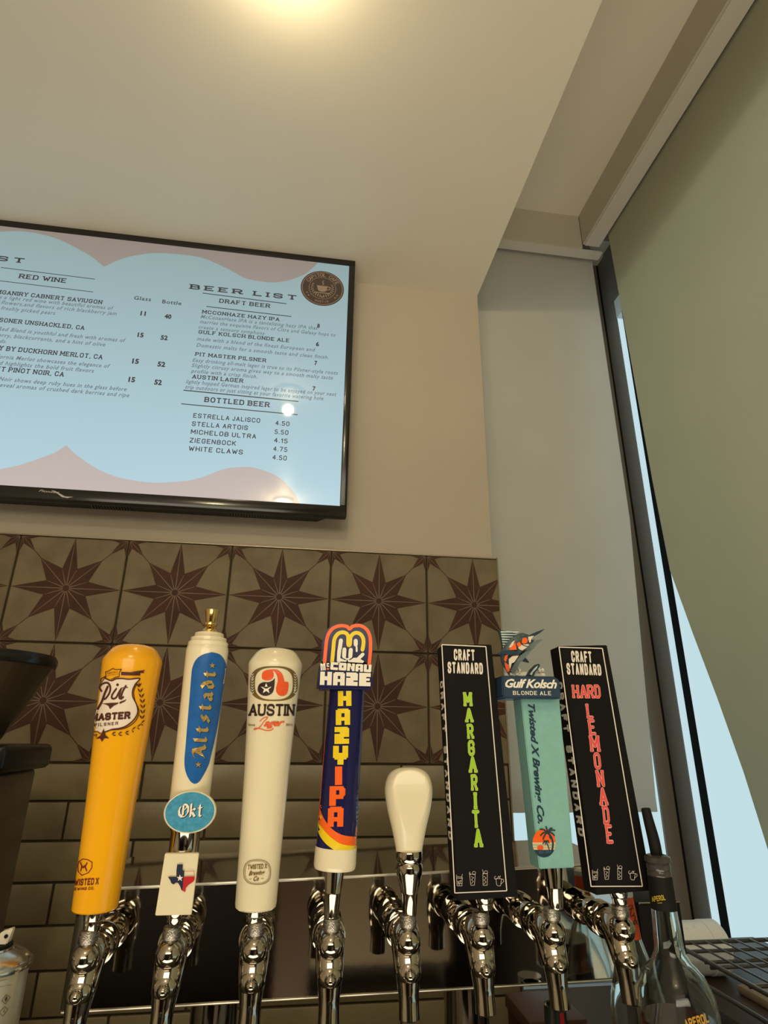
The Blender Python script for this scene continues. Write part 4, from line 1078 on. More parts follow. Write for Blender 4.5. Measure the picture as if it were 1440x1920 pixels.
# frames
z = zm(800, 1190, 7.3875); z2 = zm(800, 1440, 6.856)
fr = [z([(210,138)])[0], z([(820,165)])[0], z2([(1030,1578)])[0], z2([(362,1607)])[0]]
ink(h6, px(stroke(fr, 1.9, True, rnd=False), Y6), M_cw, nm='border_line')
tx = pxtext(block('CRAFT'), *z([(378,355)])[0], *z([(668,365)])[0], 20.5, Y6, ) + pxtext(block('STANDARD'), *z([(292,535)])[0], *z([(782,550)])[0], 20.5, Y6)
ink(h6, tx, M_cw)
def cups(z, yb, xs, s):
    out = []
    def g(l): return z([(xs[0] + x * s, yb - y * s) for x, y in l])
    S = .62
    x0, x1, x2, x3 = xs
    P = lambda ox, l: z([(ox + x * s, yb - y * s) for x, y in l])
    out += stroke(P(x0, [(0,140),(8,0),(70,0),(76,110),(10,120)]), S) + stroke(P(x0, [(6,100),(70,95)]), S) + stroke(P(x0, [(15,20),(35,60),(60,70),(40,25),(15,60)]), S) + stroke(P(x0, [(64,110),(78,150)]), S) + stroke(P(x0, [(35,5),(35,30),(68,30)]), S)
    out += stroke(P(x1, [(-8,165),(12,8),(58,8),(68,150),(0,150)]), S) + stroke(P(x1, [(20,30),(45,55),(20,80),(48,105),(15,120)]), S) + stroke([p for p in circ(P(x1, [(52,165)])[0][0], P(x1, [(52,165)])[0][1], 3.0)], S, True) + stroke(P(x1, [(-5,180),(10,140)]), S)
    out += stroke(P(x2, [(0,160),(4,8),(56,8),(58,160),(0,160)]), S) + stroke(P(x2, [(15,25),(42,50),(15,75),(42,100),(14,125)]), S) + stroke([p for p in circ(P(x2, [(40,175)])[0][0], P(x2, [(40,175)])[0][1], 3.0)], S, True) + stroke(P(x2, [(-4,210),(10,150)]), S)
    out += stroke(P(x3, [(0,95),(10,15),(25,0),(60,0),(72,90),(0,95)]), S) + stroke(P(x3, [(70,85),(95,85),(100,55),(66,25)]), S) + stroke([p for p in circ(P(x3, [(0,105)])[0][0], P(x3, [(0,105)])[0][1], 2.8, a0=60, a1=270)], S) + stroke(P(x3, [(20,95),(35,125),(50,100),(58,130)]), S)
    return px(out, Y6)
ink(h6, cups(z2, 1515, (383, 556, 722, 890), 1.0), M_cw, nm='cup_icons')
lw, ln = [], []
def col_letters(lst, hts):
    for ch, x0, y0, x1, y1, hgt in lst:
        g = sk(ch, 2.1, 0, 1.25, False, sx=.62)
        gi = sk(ch, 1.25, 0, .85, False, sx=.62)
        a = pxtext(g, x0, y0, x1, y1, hgt, Y6); lw.extend(a)
        # inset fill
        gi = xy(gi, lambda u, v: (u, v))
        ww = (x1 - x0) * .06
        ln.extend(pxtext(gi, x0 + .8, y0 - .9, x1 - .8, y1 - .9, hgt - 1.8, Y6))
A = lambda f, l: [(f([(l[1], l[2])])[0], f([(l[3], l[4])])[0]) for _ in (0,)][0]
def conv(f, l):
    (a, b) = A(f, l); return (l[0], a[0], a[1], b[0], b[1], l[5])
L6 = [conv(z, l) for l in (('M',510,995,640,995,25.5), ('A',532,1218,655,1218,25.5), ('R',562,1447,662,1445,26.5), ('G',575,1682,672,1682,27.5), ('A',583,1945,712,1945,31))]
L6[-1] = ('A', 878.8, 1449.6, 896, 1449.4, 28.5)
L6 += [conv(z2, l) for l in (('R',570,295,662,295,28), ('I',605,533,655,533,29), ('T',590,775,690,772,30), ('A',610,1025,730,1022,31))]
col_letters(L6, None)
ink(h6, lw, mat('pale_lime_ink', (0.50, 0.62, 0.16), 0.4), 0.0003, nm='lettering_outline')
ink(h6, ln, mat('lime_ink', (0.33, 0.60, 0.015), 0.4), 0.0005)
lw, ln = [], []
# side lettering: runs down the left flank
def side(o, P0, P1, hgt):
    bpy.context.view_layer.update()
    g = sk('CRAFT STANDARD', 3.0, 5.2, 0, False, sx=1.15, space=13)
    mw = o.matrix_world
    # lay out directly on the flank: reading direction is down (-z), letters' tops toward the front
    hb = 0.5
    x0 = min(p[0] for q in g for p in q); x1 = max(p[0] for q in g for p in q)
    zt, zb = P0, P1; s = (zt - zb) / (x1 - x0)
    vs, ts = tris_of(g)
    W = []
    for gx, gy, gk in vs:
        zl = zt - (gx - x0) * s
        yl = 0.0065 - gy / 10 * hgt + 0.0
        bw_ = (o['w0'] + (o['w1'] - o['w0']) * zl / 0.223) / 2
        W.append(Vector((-bw_ - 0.0003 - gk * 2e-6, yl, zl)))
    fs = []
    for a, b, c in ts:
        n = (W[b] - W[a]).cross(W[c] - W[a]); fs.append((a, b, c) if n.x < 0 else (a, c, b))
    raw('side_lettering', W, fs, [M_cw], o)
for o, w0, w1 in ((h6, .0555, .0518), (h8, .0560, .0535)):
    o['w0'] = w0; o['w1'] = w1
    side(o, 0.188, 0.046, 0.0135)
    del o['w0']; del o['w1']
# 8 front
z = zm(1020, 1190, 7.383); z2 = zm(1040, 1440, 6.855)
fr = [z([(208,172)])[0], z([(808,190)])[0], z2([(1128,1520)])[0], z2([(468,1522)])[0]]
Y8 = Y6
ink(h8, px(stroke(fr, 1.9, True, rnd=False), Y8), M_cw, nm='border_line')
tx = pxtext(block('CRAFT'), *z([(385,380)])[0], *z([(668,390)])[0], 20, Y8) + pxtext(block('STANDARD'), *z([(320,552)])[0], *z([(800,568)])[0], 20, Y8)
ink(h8, tx, M_cw)
ink(h8, cups(z2, 1438, (483, 638, 808, 968), .92), M_cw, nm='cup_icons')
for x0, x1, ch in ((392,500,'H'), (500,612,'A'), (600,705,'R'), (705,792,'D')):
    l = conv(z, (ch, x0, 882, x1, 886, 24)); col_letters([l], None)
L8 = [conv(z, l) for l in (('L',592,1165,692,1165,26), ('E',625,1395,730,1393,27), ('M',640,1625,790,1625,28), ('O',700,1868,800,1868,28.5))]
L8 += [conv(z2, l) for l in (('N',545,250,655,248,28.5), ('A',578,488,697,486,30), ('D',628,728,718,727,30.5), ('E',668,977,762,975,31))]
col_letters(L8, None)
ink(h8, lw, mat('pale_pink_ink', (0.80, 0.33, 0.28), 0.4), 0.0003, nm='lettering_outline')
ink(h8, ln, mat('coral_ink', (0.75, 0.085, 0.075), 0.4), 0.0005)

# --- 7 teal with marlin
h7 = handle(6, 'tap_handle', (0.2470, 0.603, -0.1120), (0.2440, 0.6035, 0.036), 'teal tap handle topped by a navy banner and a leaping marlin')
hexa('body', [(-.0170, -.0115, 0), (.0170, -.0115, 0), (.0170, .0115, 0), (-.0170, .0115, 0), (-.0203, -.0115, .150), (.0203, -.0115, .150), (.0203, .0115, .150), (-.0203, .0115, .150)], M_teal, h7, bev=0.0008)
ferrule(h7, 0.0095, 0.0062, 0.0335)
Y7 = 0.58
z = zm(920, 1160, 7.386); z2 = zm(940, 1400, 7.386)
outline_prism('banner', z([(160,790),(880,800),(960,850),(975,1095),(960,1112),(200,1105),(165,1065)]), -0.0235, 0.013, M_navy2, h7, Y7, 0.0012)
fb = on_plane(h7, -0.0239)
decal('lettering', pxtext(bf('Gulf Kolsch', .03, .38, .93), *z([(205,950)])[0], *z([(922,962)])[0], 15, Y7) + pxtext(sk('BLONDE ALE', 1.5, 2.4, 1.3, True), *z([(308,1055)])[0], *z([(840,1060)])[0], 6.8, Y7), Y7, fb, M_wp, h7)
ff = on_plane(h7, -0.0118)
g = bf('Twisted X Brewing Co.', .034, .38, .98)
pa, pb = z([(520, 1180)])[0], z2([(512, 1068)])[0]
decal('script_lettering', pxtext(g, pa[0], pa[1], pb[0], pb[1], 14.5, 0.5915), 0.5915, ff, M_navy3, h7)
# sunset emblem
def band(yt, yb, cx=592, cy=1335, R=160, n=10):
    L_, R_ = [], []
    for k in range(n + 1):
        y = yt + (yb - yt) * k / n; dx = math.sqrt(max(0, R * R - ((y - cy) * .80) ** 2)); L_.append((cx - dx, y)); R_.append((cx + dx, y))
    return z2(L_ + R_[::-1])
em = lambda polys, m, off, nm='emblem_print': decal(nm, px(polys, 0.5915), 0.5915, on_plane(h7, -0.0118 - off), m, h7)
em([band(1138, 1318)], M_or, 0)
em([band(1322, 1430)], mat('sand_print', (0.75, 0.52, 0.28), 0.4), 0)
em([band(1250, 1254), band(1210, 1212), band(1318, 1324)] + disc(*z2([(540, 1400)])[0], 6, 5.2), M_or2, 0.00015)
em([band(1352, 1372), band(1392, 1402)], mat('pale_teal_print', (0.35, 0.45, 0.33), 0.4), 0.0001)
em([band(1430, 1535)], M_navy3, 0.0002)
palm = stroke(bez(z2([(705,1430),(715,1340),(690,1250),(640,1190)]), 4), 3.4) + stroke(bez(z2([(665,1430),(650,1380),(625,1320)]), 4), 1.8)
for cx, cy, s, ds in ((640, 1190, 1.0, ((-100,-45),(-95,40),(-60,90),(60,-60),(100,-30),(95,40),(-20,-80),(40,80))), (622, 1315, .5, ((-90,60),(-70,-10),(80,40),(60,-20),(-20,80),(30,90)))):
    for dx, dy in ds: palm += stroke(bez(z2([(cx, cy), (cx + dx * s * .55, cy + dy * s * .5 - 18 * s), (cx + dx * s, cy + dy * s)]), 4), 2.6 * (1 if s == 1 else .7))
palm = [[(x, y) for x, y in q] for q in palm]
em(palm, M_navy3, 0.00035)
decal('lettering', pxtext(sk('EST. 2014'.replace('.', '.'), 1.8, 2, 1), *z2([(525,1482)])[0], *z2([(690,1472)])[0], 4, 0.5915) , 0.5915, on_plane(h7, -0.0122), mat('slate_blue_print', (0.07, 0.15, 0.25), 0.4), h7)
# marlin
inv7 = h7.matrix_world.inverted()
def q7(x, y, yl=-0.006):
    p = z([(x, y)])[0]; a = pt(p[0], p[1], Y7 + .01)
    return inv7 @ on_plane(h7, yl)(Vector((a[0], Y7 + .01, a[1])))
fish = None
body = [(275,790),(262,700),(238,620),(235,540),(262,470),(320,410),(395,350),(460,310),(510,285),(540,262)]
rad = [.0026,.0040,.0062,.0078,.0088,.0096,.0098,.0088,.0070,.0046]
path = [q7(x, y) for x, y in body]
bm = bmesh.new(); P = bez([tuple(p) for p in path], 4); R = [r[0] for r in bez([(r,) for r in rad], 4)]
tube_bm(bm, P, R, 18, [.62] * len(P))
fish = bm_link('marlin', bm, [mat('marlin_navy', (0.035, 0.07, 0.09), 0.3, vscale=300, col2=(0.09, 0.13, 0.13))], h7, smooth=True)
def fprism(nm, pts, y0, y1, m, bev=0.0): return outline_prism(nm, z(pts), y0, y1, m, h7, Y7 + .008, bev)
fprism('bill', [(525,235),(560,215),(640,180),(755,138),(700,185),(640,225),(600,245),(570,270),(530,285),(515,262)], -0.009, -0.004, M_navy3)
fprism('jaw', [(520,330),(545,350),(590,310),(660,290),(718,282),(690,320),(640,355),(590,420),(520,480),(480,470),(470,400)], -0.010, -0.003, mat('marlin_grey', (0.13, 0.17, 0.17), 0.35))
fprism('belly', [(480,455),(560,430),(545,470),(470,550),(400,620),(345,735),(300,760),(275,720),(330,620),(400,520)], -0.0115, -0.002, mat('marlin_grey', (0.13, 0.17, 0.17)))
fprism('sail_fin', [(110,165),(150,160),(280,185),(400,225),(440,225),(330,300),(270,370),(225,440),(160,430),(165,370),(140,250)], -0.007, -0.004, mat('sail_fin_navy', (0.02, 0.04, 0.055), 0.35))
fl = []
for k in range(8):
    y = 185 + k * 34; xa = 140 + k * 4.5; xb = 395 - k * 27
    fl += [[(xa, y - 12), (xb, y - 6 + k * 1.5), (xb - 12, y + 7), (xa + 4, y + 8)]]
def fp(nm, polys, off, m): decal(nm, px([z(q) for q in polys], Y7 + .008), Y7 + .008, on_plane(h7, off), m, h7)
fp('fin_stripes', fl, -0.0073, mat('pale_fin', (0.55, 0.68, 0.64), 0.4))
fprism('pectoral_fin', [(100,490),(120,470),(180,440),(300,438),(395,462),(380,480),(290,500),(250,510),(180,490),(120,498)], -0.0165, -0.012, M_navy3, .0004)
fprism('ventral_fin', [(435,580),(480,540),(510,570),(535,608),(480,595)], -0.006, -0.003, M_navy3)
fprism('tail_fin', [(500,785),(560,700),(620,640),(665,622),(688,640),(665,690),(620,740),(600,790)], -0.011, -0.006, M_navy3, .0004)
fp('tail_stripes', [[(540,770),(600,690),(655,645),(640,690),(590,740),(570,785)]], -0.0114, mat('pale_fin', (.5, .6, .6)))
fp('orange_patch', [[(430,300),(450,265),(490,262),(520,300),(500,335),(455,350),(425,335)], [(360,345),(400,320),(420,350),(415,385),(370,380)], [(300,380),(340,330),(355,390),(360,430),(280,435),(250,425)]], -0.0165, M_or)
fp('pale_patch', [[(520,250),(600,235),(560,290),(555,330),(525,330)], [(430,360),(530,350),(520,385),(440,440),(390,430),(380,395)], [(250,400),(300,320),(335,300),(300,400)], [(250,560),(300,520),(390,510),(330,600),(290,620),(270,700),(255,650)]], -0.0163, mat('marlin_cream', (0.72, 0.62, 0.50), 0.4))
fp('orange_patch', [[(200,510),(240,500),(225,560),(210,600),(185,570)], [(195,600),(260,650),(265,720),(235,745),(205,680)]], -0.0164, M_or2)
fp('gill_line', [q for q in [[(a[0], a[1]) for a in s] for s in [list(map(tuple, st)) for st in stroke([(430,290),(425,330),(450,370),(530,390)], 9)]]] + stroke([(355,345),(370,410),(430,450),(500,440)], 9) + stroke([(520,300),(530,345),(570,330),(600,290)], 12), -0.0168, M_ink)
bm = bmesh.new()
for k in range(26):
    x = random.choice([random.uniform(180, 500), random.uniform(330, 480), random.uniform(640, 730)]); y = random.uniform(705 if 340 < x < 430 or x > 640 else 745, 790)
    p = q7(x, y, random.uniform(-.012, .006)); r = random.uniform(.0012, .0026)
    bmesh.ops.create_icosphere(bm, subdivisions=1, radius=r, matrix=Matrix.Translation(p))
tube_bm(bm, [q7(190, 792, -.004), q7(480, 785, -.004), q7(740, 792, -.004)], [.003, .0036, .003], 8)
bm_link('water_splash', bm, [mat('splash_white', (0.78, 0.78, 0.70), 0.4)], h7, smooth=True, kind='stuff')

# ------------------------------------------------------------------ coffee grinder at the left
M_smoke = mat('smoked_plastic', (0.05, 0.035, 0.018), 0.12, alpha=0.93)
gr = empty('coffee_grinder', (-0.435, 0.90, -0.40), 'black coffee grinder with a smoked funnel hopper at the left edge', 'coffee grinder')
lathe('hopper', [(0.050, 0.388), (0.060, 0.405), (0.094, 0.478), (0.097, 0.484), (0.094, 0.484), (0.05, 0.40)], M_smoke, gr, n=56)
lathe('hopper_lid', [(0.096, 0.484), (0.100, 0.4845), (0.101, 0.488), (0.101, 0.494), (0.098, 0.499), (0.03, 0.503), (0, 0.503)], M_black, gr, n=56)
lathe('lid_catch', [(0.006, 0), (0.006, 0.004), (0.004, 0.006)], M_knurl, gr, loc=(0.048, -0.092, 0.490), rot=RXf, n=20)
bm = bmesh.new(); bm_box(bm, (-0.10, -0.08, 0.352), (0.096, 0.08, 0.384), 0.008, 3); bm_link('collar', bm, [M_black], gr, smooth=True)
bm = bmesh.new(); bm_box(bm, (-0.09, -0.07, 0.0), (0.082, 0.07, 0.352), 0.006, 3); bm_link('body', bm, [mat('brushed_steel_grey', (0.20, 0.17, 0.13), 0.3, 0.9)], gr, smooth=True)
tube('edge_trim', [(0.083, -0.071, 0.01), (0.083, -0.071, 0.35)], 0.0016, M_chrome, gr, n=8)

# ------------------------------------------------------------------ spray can
can = empty('spray_can', (-0.2235, 0.60, -0.40), 'silver aerosol can with a white nozzle at the lower left', 'spray can')
lathe('body', [(0.026, 0), (0.0275, 0.003), (0.0272, 0.224), (0.0268, 0.226)], mat('can_white', (0.42, 0.39, 0.30), 0.3, 0.3), can, n=48)
lathe('dome', [(0.0268, 0.2255), (0.0292, 0.2262), (0.0296, 0.2285), (0.0292, 0.2300), (0.0275, 0.2305), (0.0268, 0.2318), (0.0225, 0.2355), (0.0165, 0.2382), (0.0150, 0.2388), (0.0150, 0.2400), (0.0125, 0.2406), (0.0, 0.2406)], mat('can_metal', (0.60, 0.57, 0.48), 0.2, 1.0), can, n=48)
lathe('valve_cup', [(0.0125, 0.2400), (0.0130, 0.2410), (0.0126, 0.2420), (0.0085, 0.2424), (0, 0.2424)], M_matt, can, n=32)
hexa('nozzle', [(.0005, -.005, .242), (.0100, -.005, .242), (.0100, .005, .242), (.0005, .005, .242), (.003, -.0045, .2500), (.0120, -.0030, .2530), (.0120, .0030, .2530), (.003, .0045, .2500)], mat('nozzle_white', (0.75, 0.70, 0.58), 0.4), can, bev=0.0008)
lathe('spray_hole', [(0.0014, 0), (0.0014, 0.0008)], M_black, can, loc=(0.0088, -0.0046, 0.2480), rot=RXf, n=12)
bpy.context.view_layer.update()
cs = on_lathe(can, lambda h: 0.0274, 0.0002)
z = zm(0, 1680, 8.0)
wr = stroke(z([(95,1480),(155,1520),(80,1620),(25,1570)]), .8, True) + [z([(100,1500),(115,1540),(80,1590),(70,1550)])] + stroke(z([(70,1660),(120,1700),(45,1800),(-10,1750)]), .8, True) + [z([(75,1680),(60,1750),(50,1740)])]
wr += stroke(z([(0,1365),(70,1350)]), .5) + stroke(z([(90,1345),(175,1330)]), .5) + stroke(z([(0,1275),(110,1250)]), .5)
decal('hazard_marks', px(wr, 0.575), 0.575, cs, mat('dark_ink_can', (0.06, 0.045, 0.02), 0.5), can)

# ------------------------------------------------------------------ bottles
M_bg = mat('clear_bottle_glass', (0.90, 0.95, 0.93), 0.02, trans=1.0, ior=1.35)
M_amber = mat('amber_liquor', (0.22, 0.05, 0.02), 0.05, trans=0.75, ior=1.33)
def bottle(name, base, prof, lab, fill=None, mglass=None):
    o = empty(name, base, lab, 'bottle', 'bottles around the right end of the steel tower')
    inner = [(max(r - .0022, .001), zq + (.004 if k == 0 else 0)) for k, (r, zq) in enumerate(prof)]
    vs, fs = [], []
    full = prof + inner[::-1]
    lathe('glass_body', [(0.0001, prof[0][1])] + full + [(0.0001, inner[0][1])], mglass or M_bg, o, n=48)
    if fill:
        f = lerp_prof([(r, z_) for r, z_ in inner])
        n = 14
        pts = [(0.0001, inner[0][1] + .0005)] + [(f(inner[0][1] + (fill - inner[0][1]) * k / n) - .0004, inner[0][1] + .0005 + (fill - inner[0][1]) * k / n) for k in range(n + 1)] + [(0.0001, fill + .0006)]
        lathe('liquor', pts, M_amber, o, n=40)
    return o
bA = bottle('liquor_bottle', (0.3385, 0.578, -0.400), [(0.030, 0), (0.0325, 0.003), (0.0325, 0.185), (0.0310, 0.197), (0.0250, 0.210), (0.0165, 0.2185), (0.0128, 0.2250), (0.0120, 0.232), (0.0108, 0.255), (0.0098, 0.275), (0.0096, 0.284)],
            'round-shouldered clear bottle with a black neck sleeve and pour spout beside the right tap', fill=0.178)
lathe('neck_sleeve', [(0.0106, 0.258), (0.0110, 0.2575), (0.0105, 0.282), (0.0100, 0.284)], M_matt, bA, n=36)
lathe('neck_ring', [(0.0098, 0.283), (0.0104, 0.284), (0.0104, 0.287), (0.0098, 0.288), (0.0104, 0.2895), (0.0104, 0.2925), (0.0096, 0.2935), (0.0112, 0.2950), (0.0112, 0.2985), (0.0085, 0.3000), (0, 0.3)], mat('smoked_cap', (0.05, 0.045, 0.04), 0.15), bA, n=36)
tube('pour_spout', bez([(0.0, 0, 0.299), (-0.001, 0, 0.312), (-0.0035, 0, 0.328), (-0.0048, 0, 0.337), (-0.0050, 0, 0.3385)], 3), [x[0] for x in bez([(0.0052,), (0.0052,), (0.0046,), (0.0042,), (0.0036,)], 3)], M_matt, bA, n=16)
bpy.context.view_layer.update()
sa = on_lathe(bA, lambda h: 0.0109, 0.0003)
z = zm(1180, 1540, 5.054)
decal('lettering', pxtext(sk('APEROL', 1.8, 1.2), *z([(218,765)])[0], *z([(345,745)])[0], 8, .565) + px(stroke(z([(268,775),(310,772)]), 1.0), .565), .565, sa, mat('yellow_ink', (0.55, 0.38, 0.03), 0.4), bA, sub=.004)
lathe('label', [(0.0327, 0.05), (0.0328, 0.0505), (0.0328, 0.1500), (0.0327, 0.1505)], mat('navy_label', (0.012, 0.02, 0.05), 0.4), bA, n=48)
sa = on_lathe(bA, lambda h: 0.0328, 0.0003)
decal('lettering', pxtext(sk('APEROL', 2.2, 1.2), *z([(540,1975)])[0], *z([(760,1905)])[0], 14, .565), .565, sa, mat('orange_yellow_ink', (0.5, 0.26, 0.02), 0.4), bA, sub=.004)

bO = bottle('liquor_bottle', (0.3370, 0.642, -0.400), [(0.024, 0), (0.026, 0.003), (0.026, 0.152), (0.0235, 0.172), (0.018, 0.194), (0.0125, 0.211), (0.0094, 0.221), (0.0064, 0.256)],
            'slim-necked clear bottle with an orange neck label behind the rightmost faucet')
lathe('neck_label', [(0.0096, 0.2190), (0.0100, 0.2195), (0.0068, 0.2535), (0.0066, 0.2540)], mat('orange_label', (0.62, 0.075, 0.005), 0.45), bO, n=32)
lathe('cap', [(0.0068, 0.2535), (0.0070, 0.2540), (0.0070, 0.2580), (0, 0.2582)], mat('white_cap', (0.7, 0.72, 0.7), 0.3), bO, n=32)
bpy.context.view_layer.update()
z = zm(1000, 1640, 5.538)
scp = px(stroke(bez(z([(985,330),(1030,320),(1010,400),(1020,440),(1050,400)]), 4), 1.4) + stroke(bez(z([(975,370),(1000,360),(1040,350)]), 4), 1.6) + stroke(bez(z([(1030,420),(1060,440),(1040,520),(1070,500),(1080,480)]), 4), 1.4) + stroke(bez(z([(1040,520),(1060,470),(1085,520)]), 4), 1.4), .6)
decal('script_lettering', scp, .6, on_lathe(bO, lambda h: max(.0068, .0100 - (h - .2195) * .094), 0.0004), M_ink, bO)
bC = bottle('liquor_bottle', (0.2820, 0.606, -0.400), [(0.020, 0), (0.0215, 0.003), (0.0215, 0.085), (0.019, 0.100), (0.013, 0.118), (0.0125, 0.122), (0.0120, 0.150)],
            'clear glass bottle standing under the right end of the steel tower')
lathe('cap', [(0.0126, 0.128), (0.0129, 0.1285), (0.0129, 0.1510), (0, 0.1512)], mat('grey_cap', (0.16, 0.15, 0.13), 0.3, 0.5), bC, n=32)
bD = bottle('liquor_bottle', (0.262, 0.660, -0.400), [(0.022, 0), (0.024, 0.003), (0.024, 0.095), (0.020, 0.11), (0.011, 0.13), (0.010, 0.163)],
            'narrow dark bottle with a red stripe under the steel tower', mglass=mat('dark_glass', (0.02, 0.025, 0.025), 0.05))
box('red_stripe', (0.0, -0.0108, 0.128), (0.004, -0.0098, 0.160), mat('red_tape', (0.30, 0.012, 0.012), 0.4), bD)

# dark box right of the tower, brown box under it
bb = empty('black_box', (0.435, 0.78, -0.40), 'black box with a chrome top edge between the tower and the window', 'box')
box('body', (-0.0270, -0.03, 0), (0.0255, 0.04, 0.222), M_matt, bb, bev=0.002)
tube('top_rim', [(-0.026, -0.031, 0.2215), (0.0245, -0.031, 0.2215)], 0.0011, M_chrome, bb, n=8)
cb_ = empty('brown_box', (0.44, 1.15, -0.62), 'reddish brown cardboard box on the back counter behind the tower', 'box')
M_card = mat('brown_board', (0.06, 0.020, 0.011), 0.7, var=0.3, bump=0.1)
box('body', (-0.045, -0.05, 0), (0.045, 0.06, 0.185), M_card, cb_, bev=0.002)
box('lid', (-0.048, -0.053, 0.185), (0.048, 0.063, 0.205), mat('tan_board', (0.10, 0.045, 0.025), 0.7), cb_, bev=0.002)

# ------------------------------------------------------------------ wire rack, roll canister, wood counter
M_wire = mat('dark_wire', (0.16, 0.15, 0.14), 0.3, 0.8)
rk = empty('wire_rack', (0.70, 0.90, -0.33), 'dark wire shelf rack in front of the right window', 'rack')
RO = Vector(rk.location); ZK = -0.300
def R_(x, y, z_): return Vector((x, y, z_)) - RO
XA, YB, YA = 0.612, 1.030, 0.60
tube('rim_rod', [R_(XA, YB, ZK), R_(0.845, YB, ZK)], 0.0032, M_wire, rk, n=10)
tube('rim_rod', [R_(XA, YB, ZK - .012), R_(0.845, YB, ZK - .012)], 0.0026, M_wire, rk, n=10)
tube('side_rod', [R_(XA, YB, ZK), R_(XA, YA, ZK)], 0.0030, M_wire, rk, n=10)
tube('side_rod', [R_(XA + .006, YB, ZK - .003), R_(XA + .006, YA, ZK - .003)], 0.0022, M_wire, rk, n=10)
tube('side_rod', [R_(XA, YB, ZK - .032), R_(XA, YA, ZK - .032)], 0.0030, M_wire, rk, n=10)
for k in range(9):
    X = XA + .026 * (k + 1)
    tube('slat_wire', [R_(X, YB, ZK + .002), R_(X, YA, ZK + .002)], 0.0014, M_wire, rk, n=6)
for y in (0.955, 0.865, 0.775, 0.685):
    tube('cross_rod', [R_(XA, y, ZK - .003), R_(0.845, y, ZK - .003)], 0.0024, M_wire, rk, n=8)
tube('cross_rod', [R_(XA, 0.943, ZK - .006), R_(0.845, 0.943, ZK - .006)], 0.0024, M_wire, rk, n=8)
bm = bmesh.new(); tube_bm(bm, [R_(XA - .004, YB, ZK + .006), R_(XA - .004, YB, -0.364)], .0105, 24)
bm_link('post', bm, [mat('post_dark', (0.06, 0.055, 0.05), 0.25, 0.7)], rk, smooth=True)
tube('post_cap', [R_(XA - .004, YB, ZK + .0062), R_(XA - .004, YB, ZK + .0066)], .0085, M_black, rk, n=20)
# white embossed canister lying behind the rack
ca = empty('canister', (0.645, 1.095, -0.326), 'white canister with embossed marks lying on its side behind the wire rack', 'canister')
RYm = Matrix.Rotation(math.radians(90), 3, 'Y')
M_can = mat('white_enamel', (0.80, 0.83, 0.82), 0.35, var=0.05)
lathe('body', [(0.001, -0.10), (0.036, -0.10), (0.038, -0.098), (0.038, 0.055), (0.037, 0.056), (0.037, 0.058), (0.039, 0.059), (0.039, 0.074), (0.0375, 0.075), (0.0375, 0.077), (0.039, 0.078), (0.039, 0.083), (0.036, 0.086), (0.001, 0.086)], M_can, ca, n=64, rot=RYm)
lathe('knob', [(0.011, 0.084), (0.011, 0.094), (0.009, 0.103), (0.001, 0.104)], M_black, ca, n=24, rot=RYm)
bm = bmesh.new()
marks = ['0,10 5,10;5,10 3,0;1,4 4,4', '0,0 0,10 3,4 6,10 6,0', '5,10 0,10;0,5 4,5;5,0 0,0;5,10 5,0', '0,2 0,8 2,10 4,8 4,2 2,0 0,2', '4,10 0,10 0,5 4,5 4,0;2,8 2,2', '4,10 4,0;0,5 4,5;0,5 3,10', '0,10 4,10 0,2;2,4 5,0', '0,6 5,6;3,8 3,3', '0,6 5,6;4,9 3,3']
for k, s in enumerate(marks):
    for st_ in s.split(';'):
        P = [tuple(float(v) for v in q.split(',')) for q in st_.split()]
        pp = []
        for x, y in P:
            X = -0.085 + k * .0145 + x * .0016; a = math.radians(42 + y * 3.0)
            pp.append(Vector((X, -0.0382 * math.cos(a), 0.0382 * math.sin(a))))
        tube_bm(bm, pp, .0007, 6)
bm_link('embossing', bm, [M_can], ca, smooth=True)
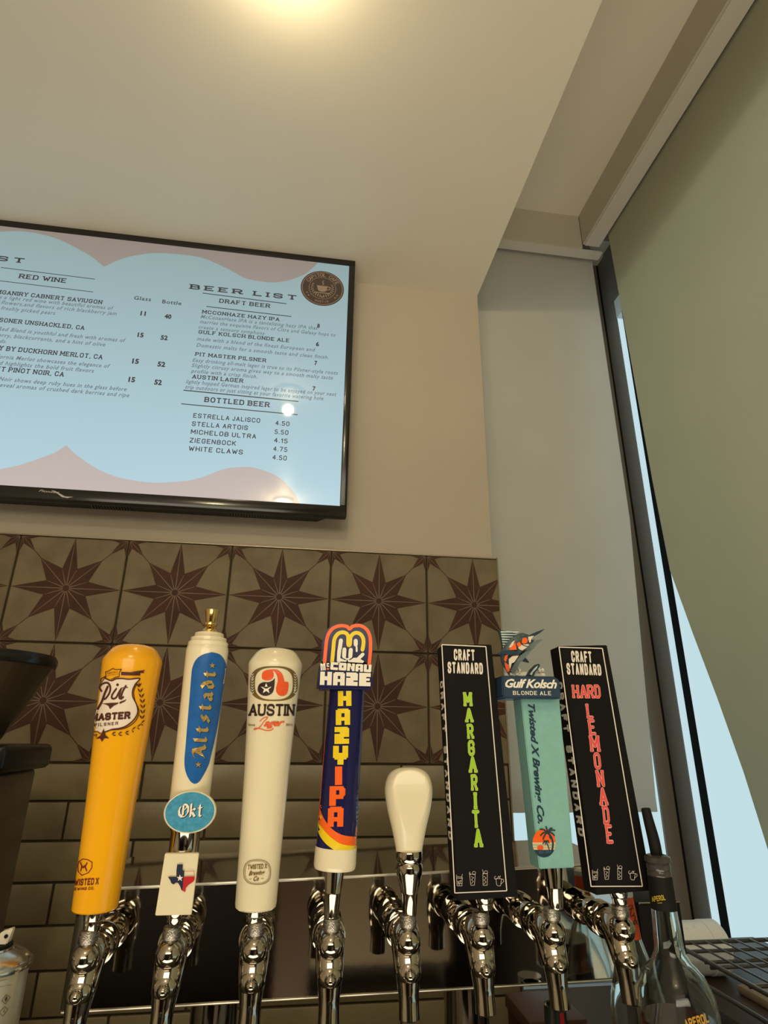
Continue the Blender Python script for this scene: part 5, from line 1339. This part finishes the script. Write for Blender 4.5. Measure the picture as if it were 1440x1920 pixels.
# wooden counter under the rack
M_wood = mat('dark_wood', (0.055, 0.030, 0.017), 0.5, var=0.4, vscale=12, bump=0.1)
sb = empty('side_table', (0.74, 0.85, -0.62), 'brown wooden side table top under the wire rack', 'table')
box('table_top', (-0.11, -0.55, 0.236), (0.185, 0.42, 0.256), M_wood, sb, bev=0.002)
box('panel', (-0.10, -0.52, 0.0), (0.175, 0.40, 0.236), M_wood, sb)
tr = box('tray', (0.70, 0.78, -0.364), (0.845, 1.02, -0.352), mat('beige_board', (0.30, 0.24, 0.16), 0.6), None, bev=0.003)
tr['label'] = 'flat beige board lying on the side table beneath the wire rack'; tr['category'] = 'board'

# ------------------------------------------------------------------ bar surfaces under everything (below the frame)
co = box('bar_counter', (-1.2, 0.40, -0.44), (0.60, 0.96, -0.40), mat('counter_dark', (0.05, 0.04, 0.03), 0.3), None, bev=0.003)
co['label'] = 'dark bar counter carrying the tower and the bottles'; co['category'] = 'counter'
cp = box('counter_base', (-1.15, 0.45, ZF), (0.55, 0.92, -0.44), mat('counter_front', (0.03, 0.022, 0.015), 0.6), co)
bc = box('back_counter', (-1.5, 0.98, -0.66), (0.93, 1.30, -0.62), mat('counter_dark', (0.05, 0.04, 0.03)), None, bev=0.002)
bc['label'] = 'low dark counter running along the tiled back wall'; bc['category'] = 'counter'
cp = box('counter_base', (-1.45, 1.0, ZF), (0.90, 1.30, -0.66), mat('counter_front', (0.03, 0.022, 0.015)), bc)
# things in the dark room that the mirror front of the tower picks up
cab = empty('cabinet', (0.46, -1.5, ZF), 'beige cabinet with a wooden side across the room', 'cabinet')
M_beige = mat('beige_laminate', (0.13, 0.10, 0.06), 0.5, var=0.1)
box('carcass', (-0.27, -0.2, 0), (0.27, 0.2, 0.42), M_beige, cab)
box('side_panel', (-0.40, -0.2, 0), (-0.275, 0.2, 1.3), mat('orange_wood', (0.045, 0.022, 0.008), 0.5), cab)
box('door', (-0.26, 0.2, 0.10), (0.26, 0.215, 0.40), mat('dark_laminate', (0.05, 0.04, 0.03), 0.5), cab)
box('shelf', (-0.27, -0.2, 0.42), (0.27, 0.24, 0.432), M_beige, cab)
box('recess_back', (-0.27, -0.2, 0.432), (0.27, 0.1, 0.54), mat('dark_laminate', (0.05, 0.04, 0.03)), cab)
box('upper_panel', (-0.27, -0.2, 0.54), (0.27, 0.2, 1.3), M_beige, cab)
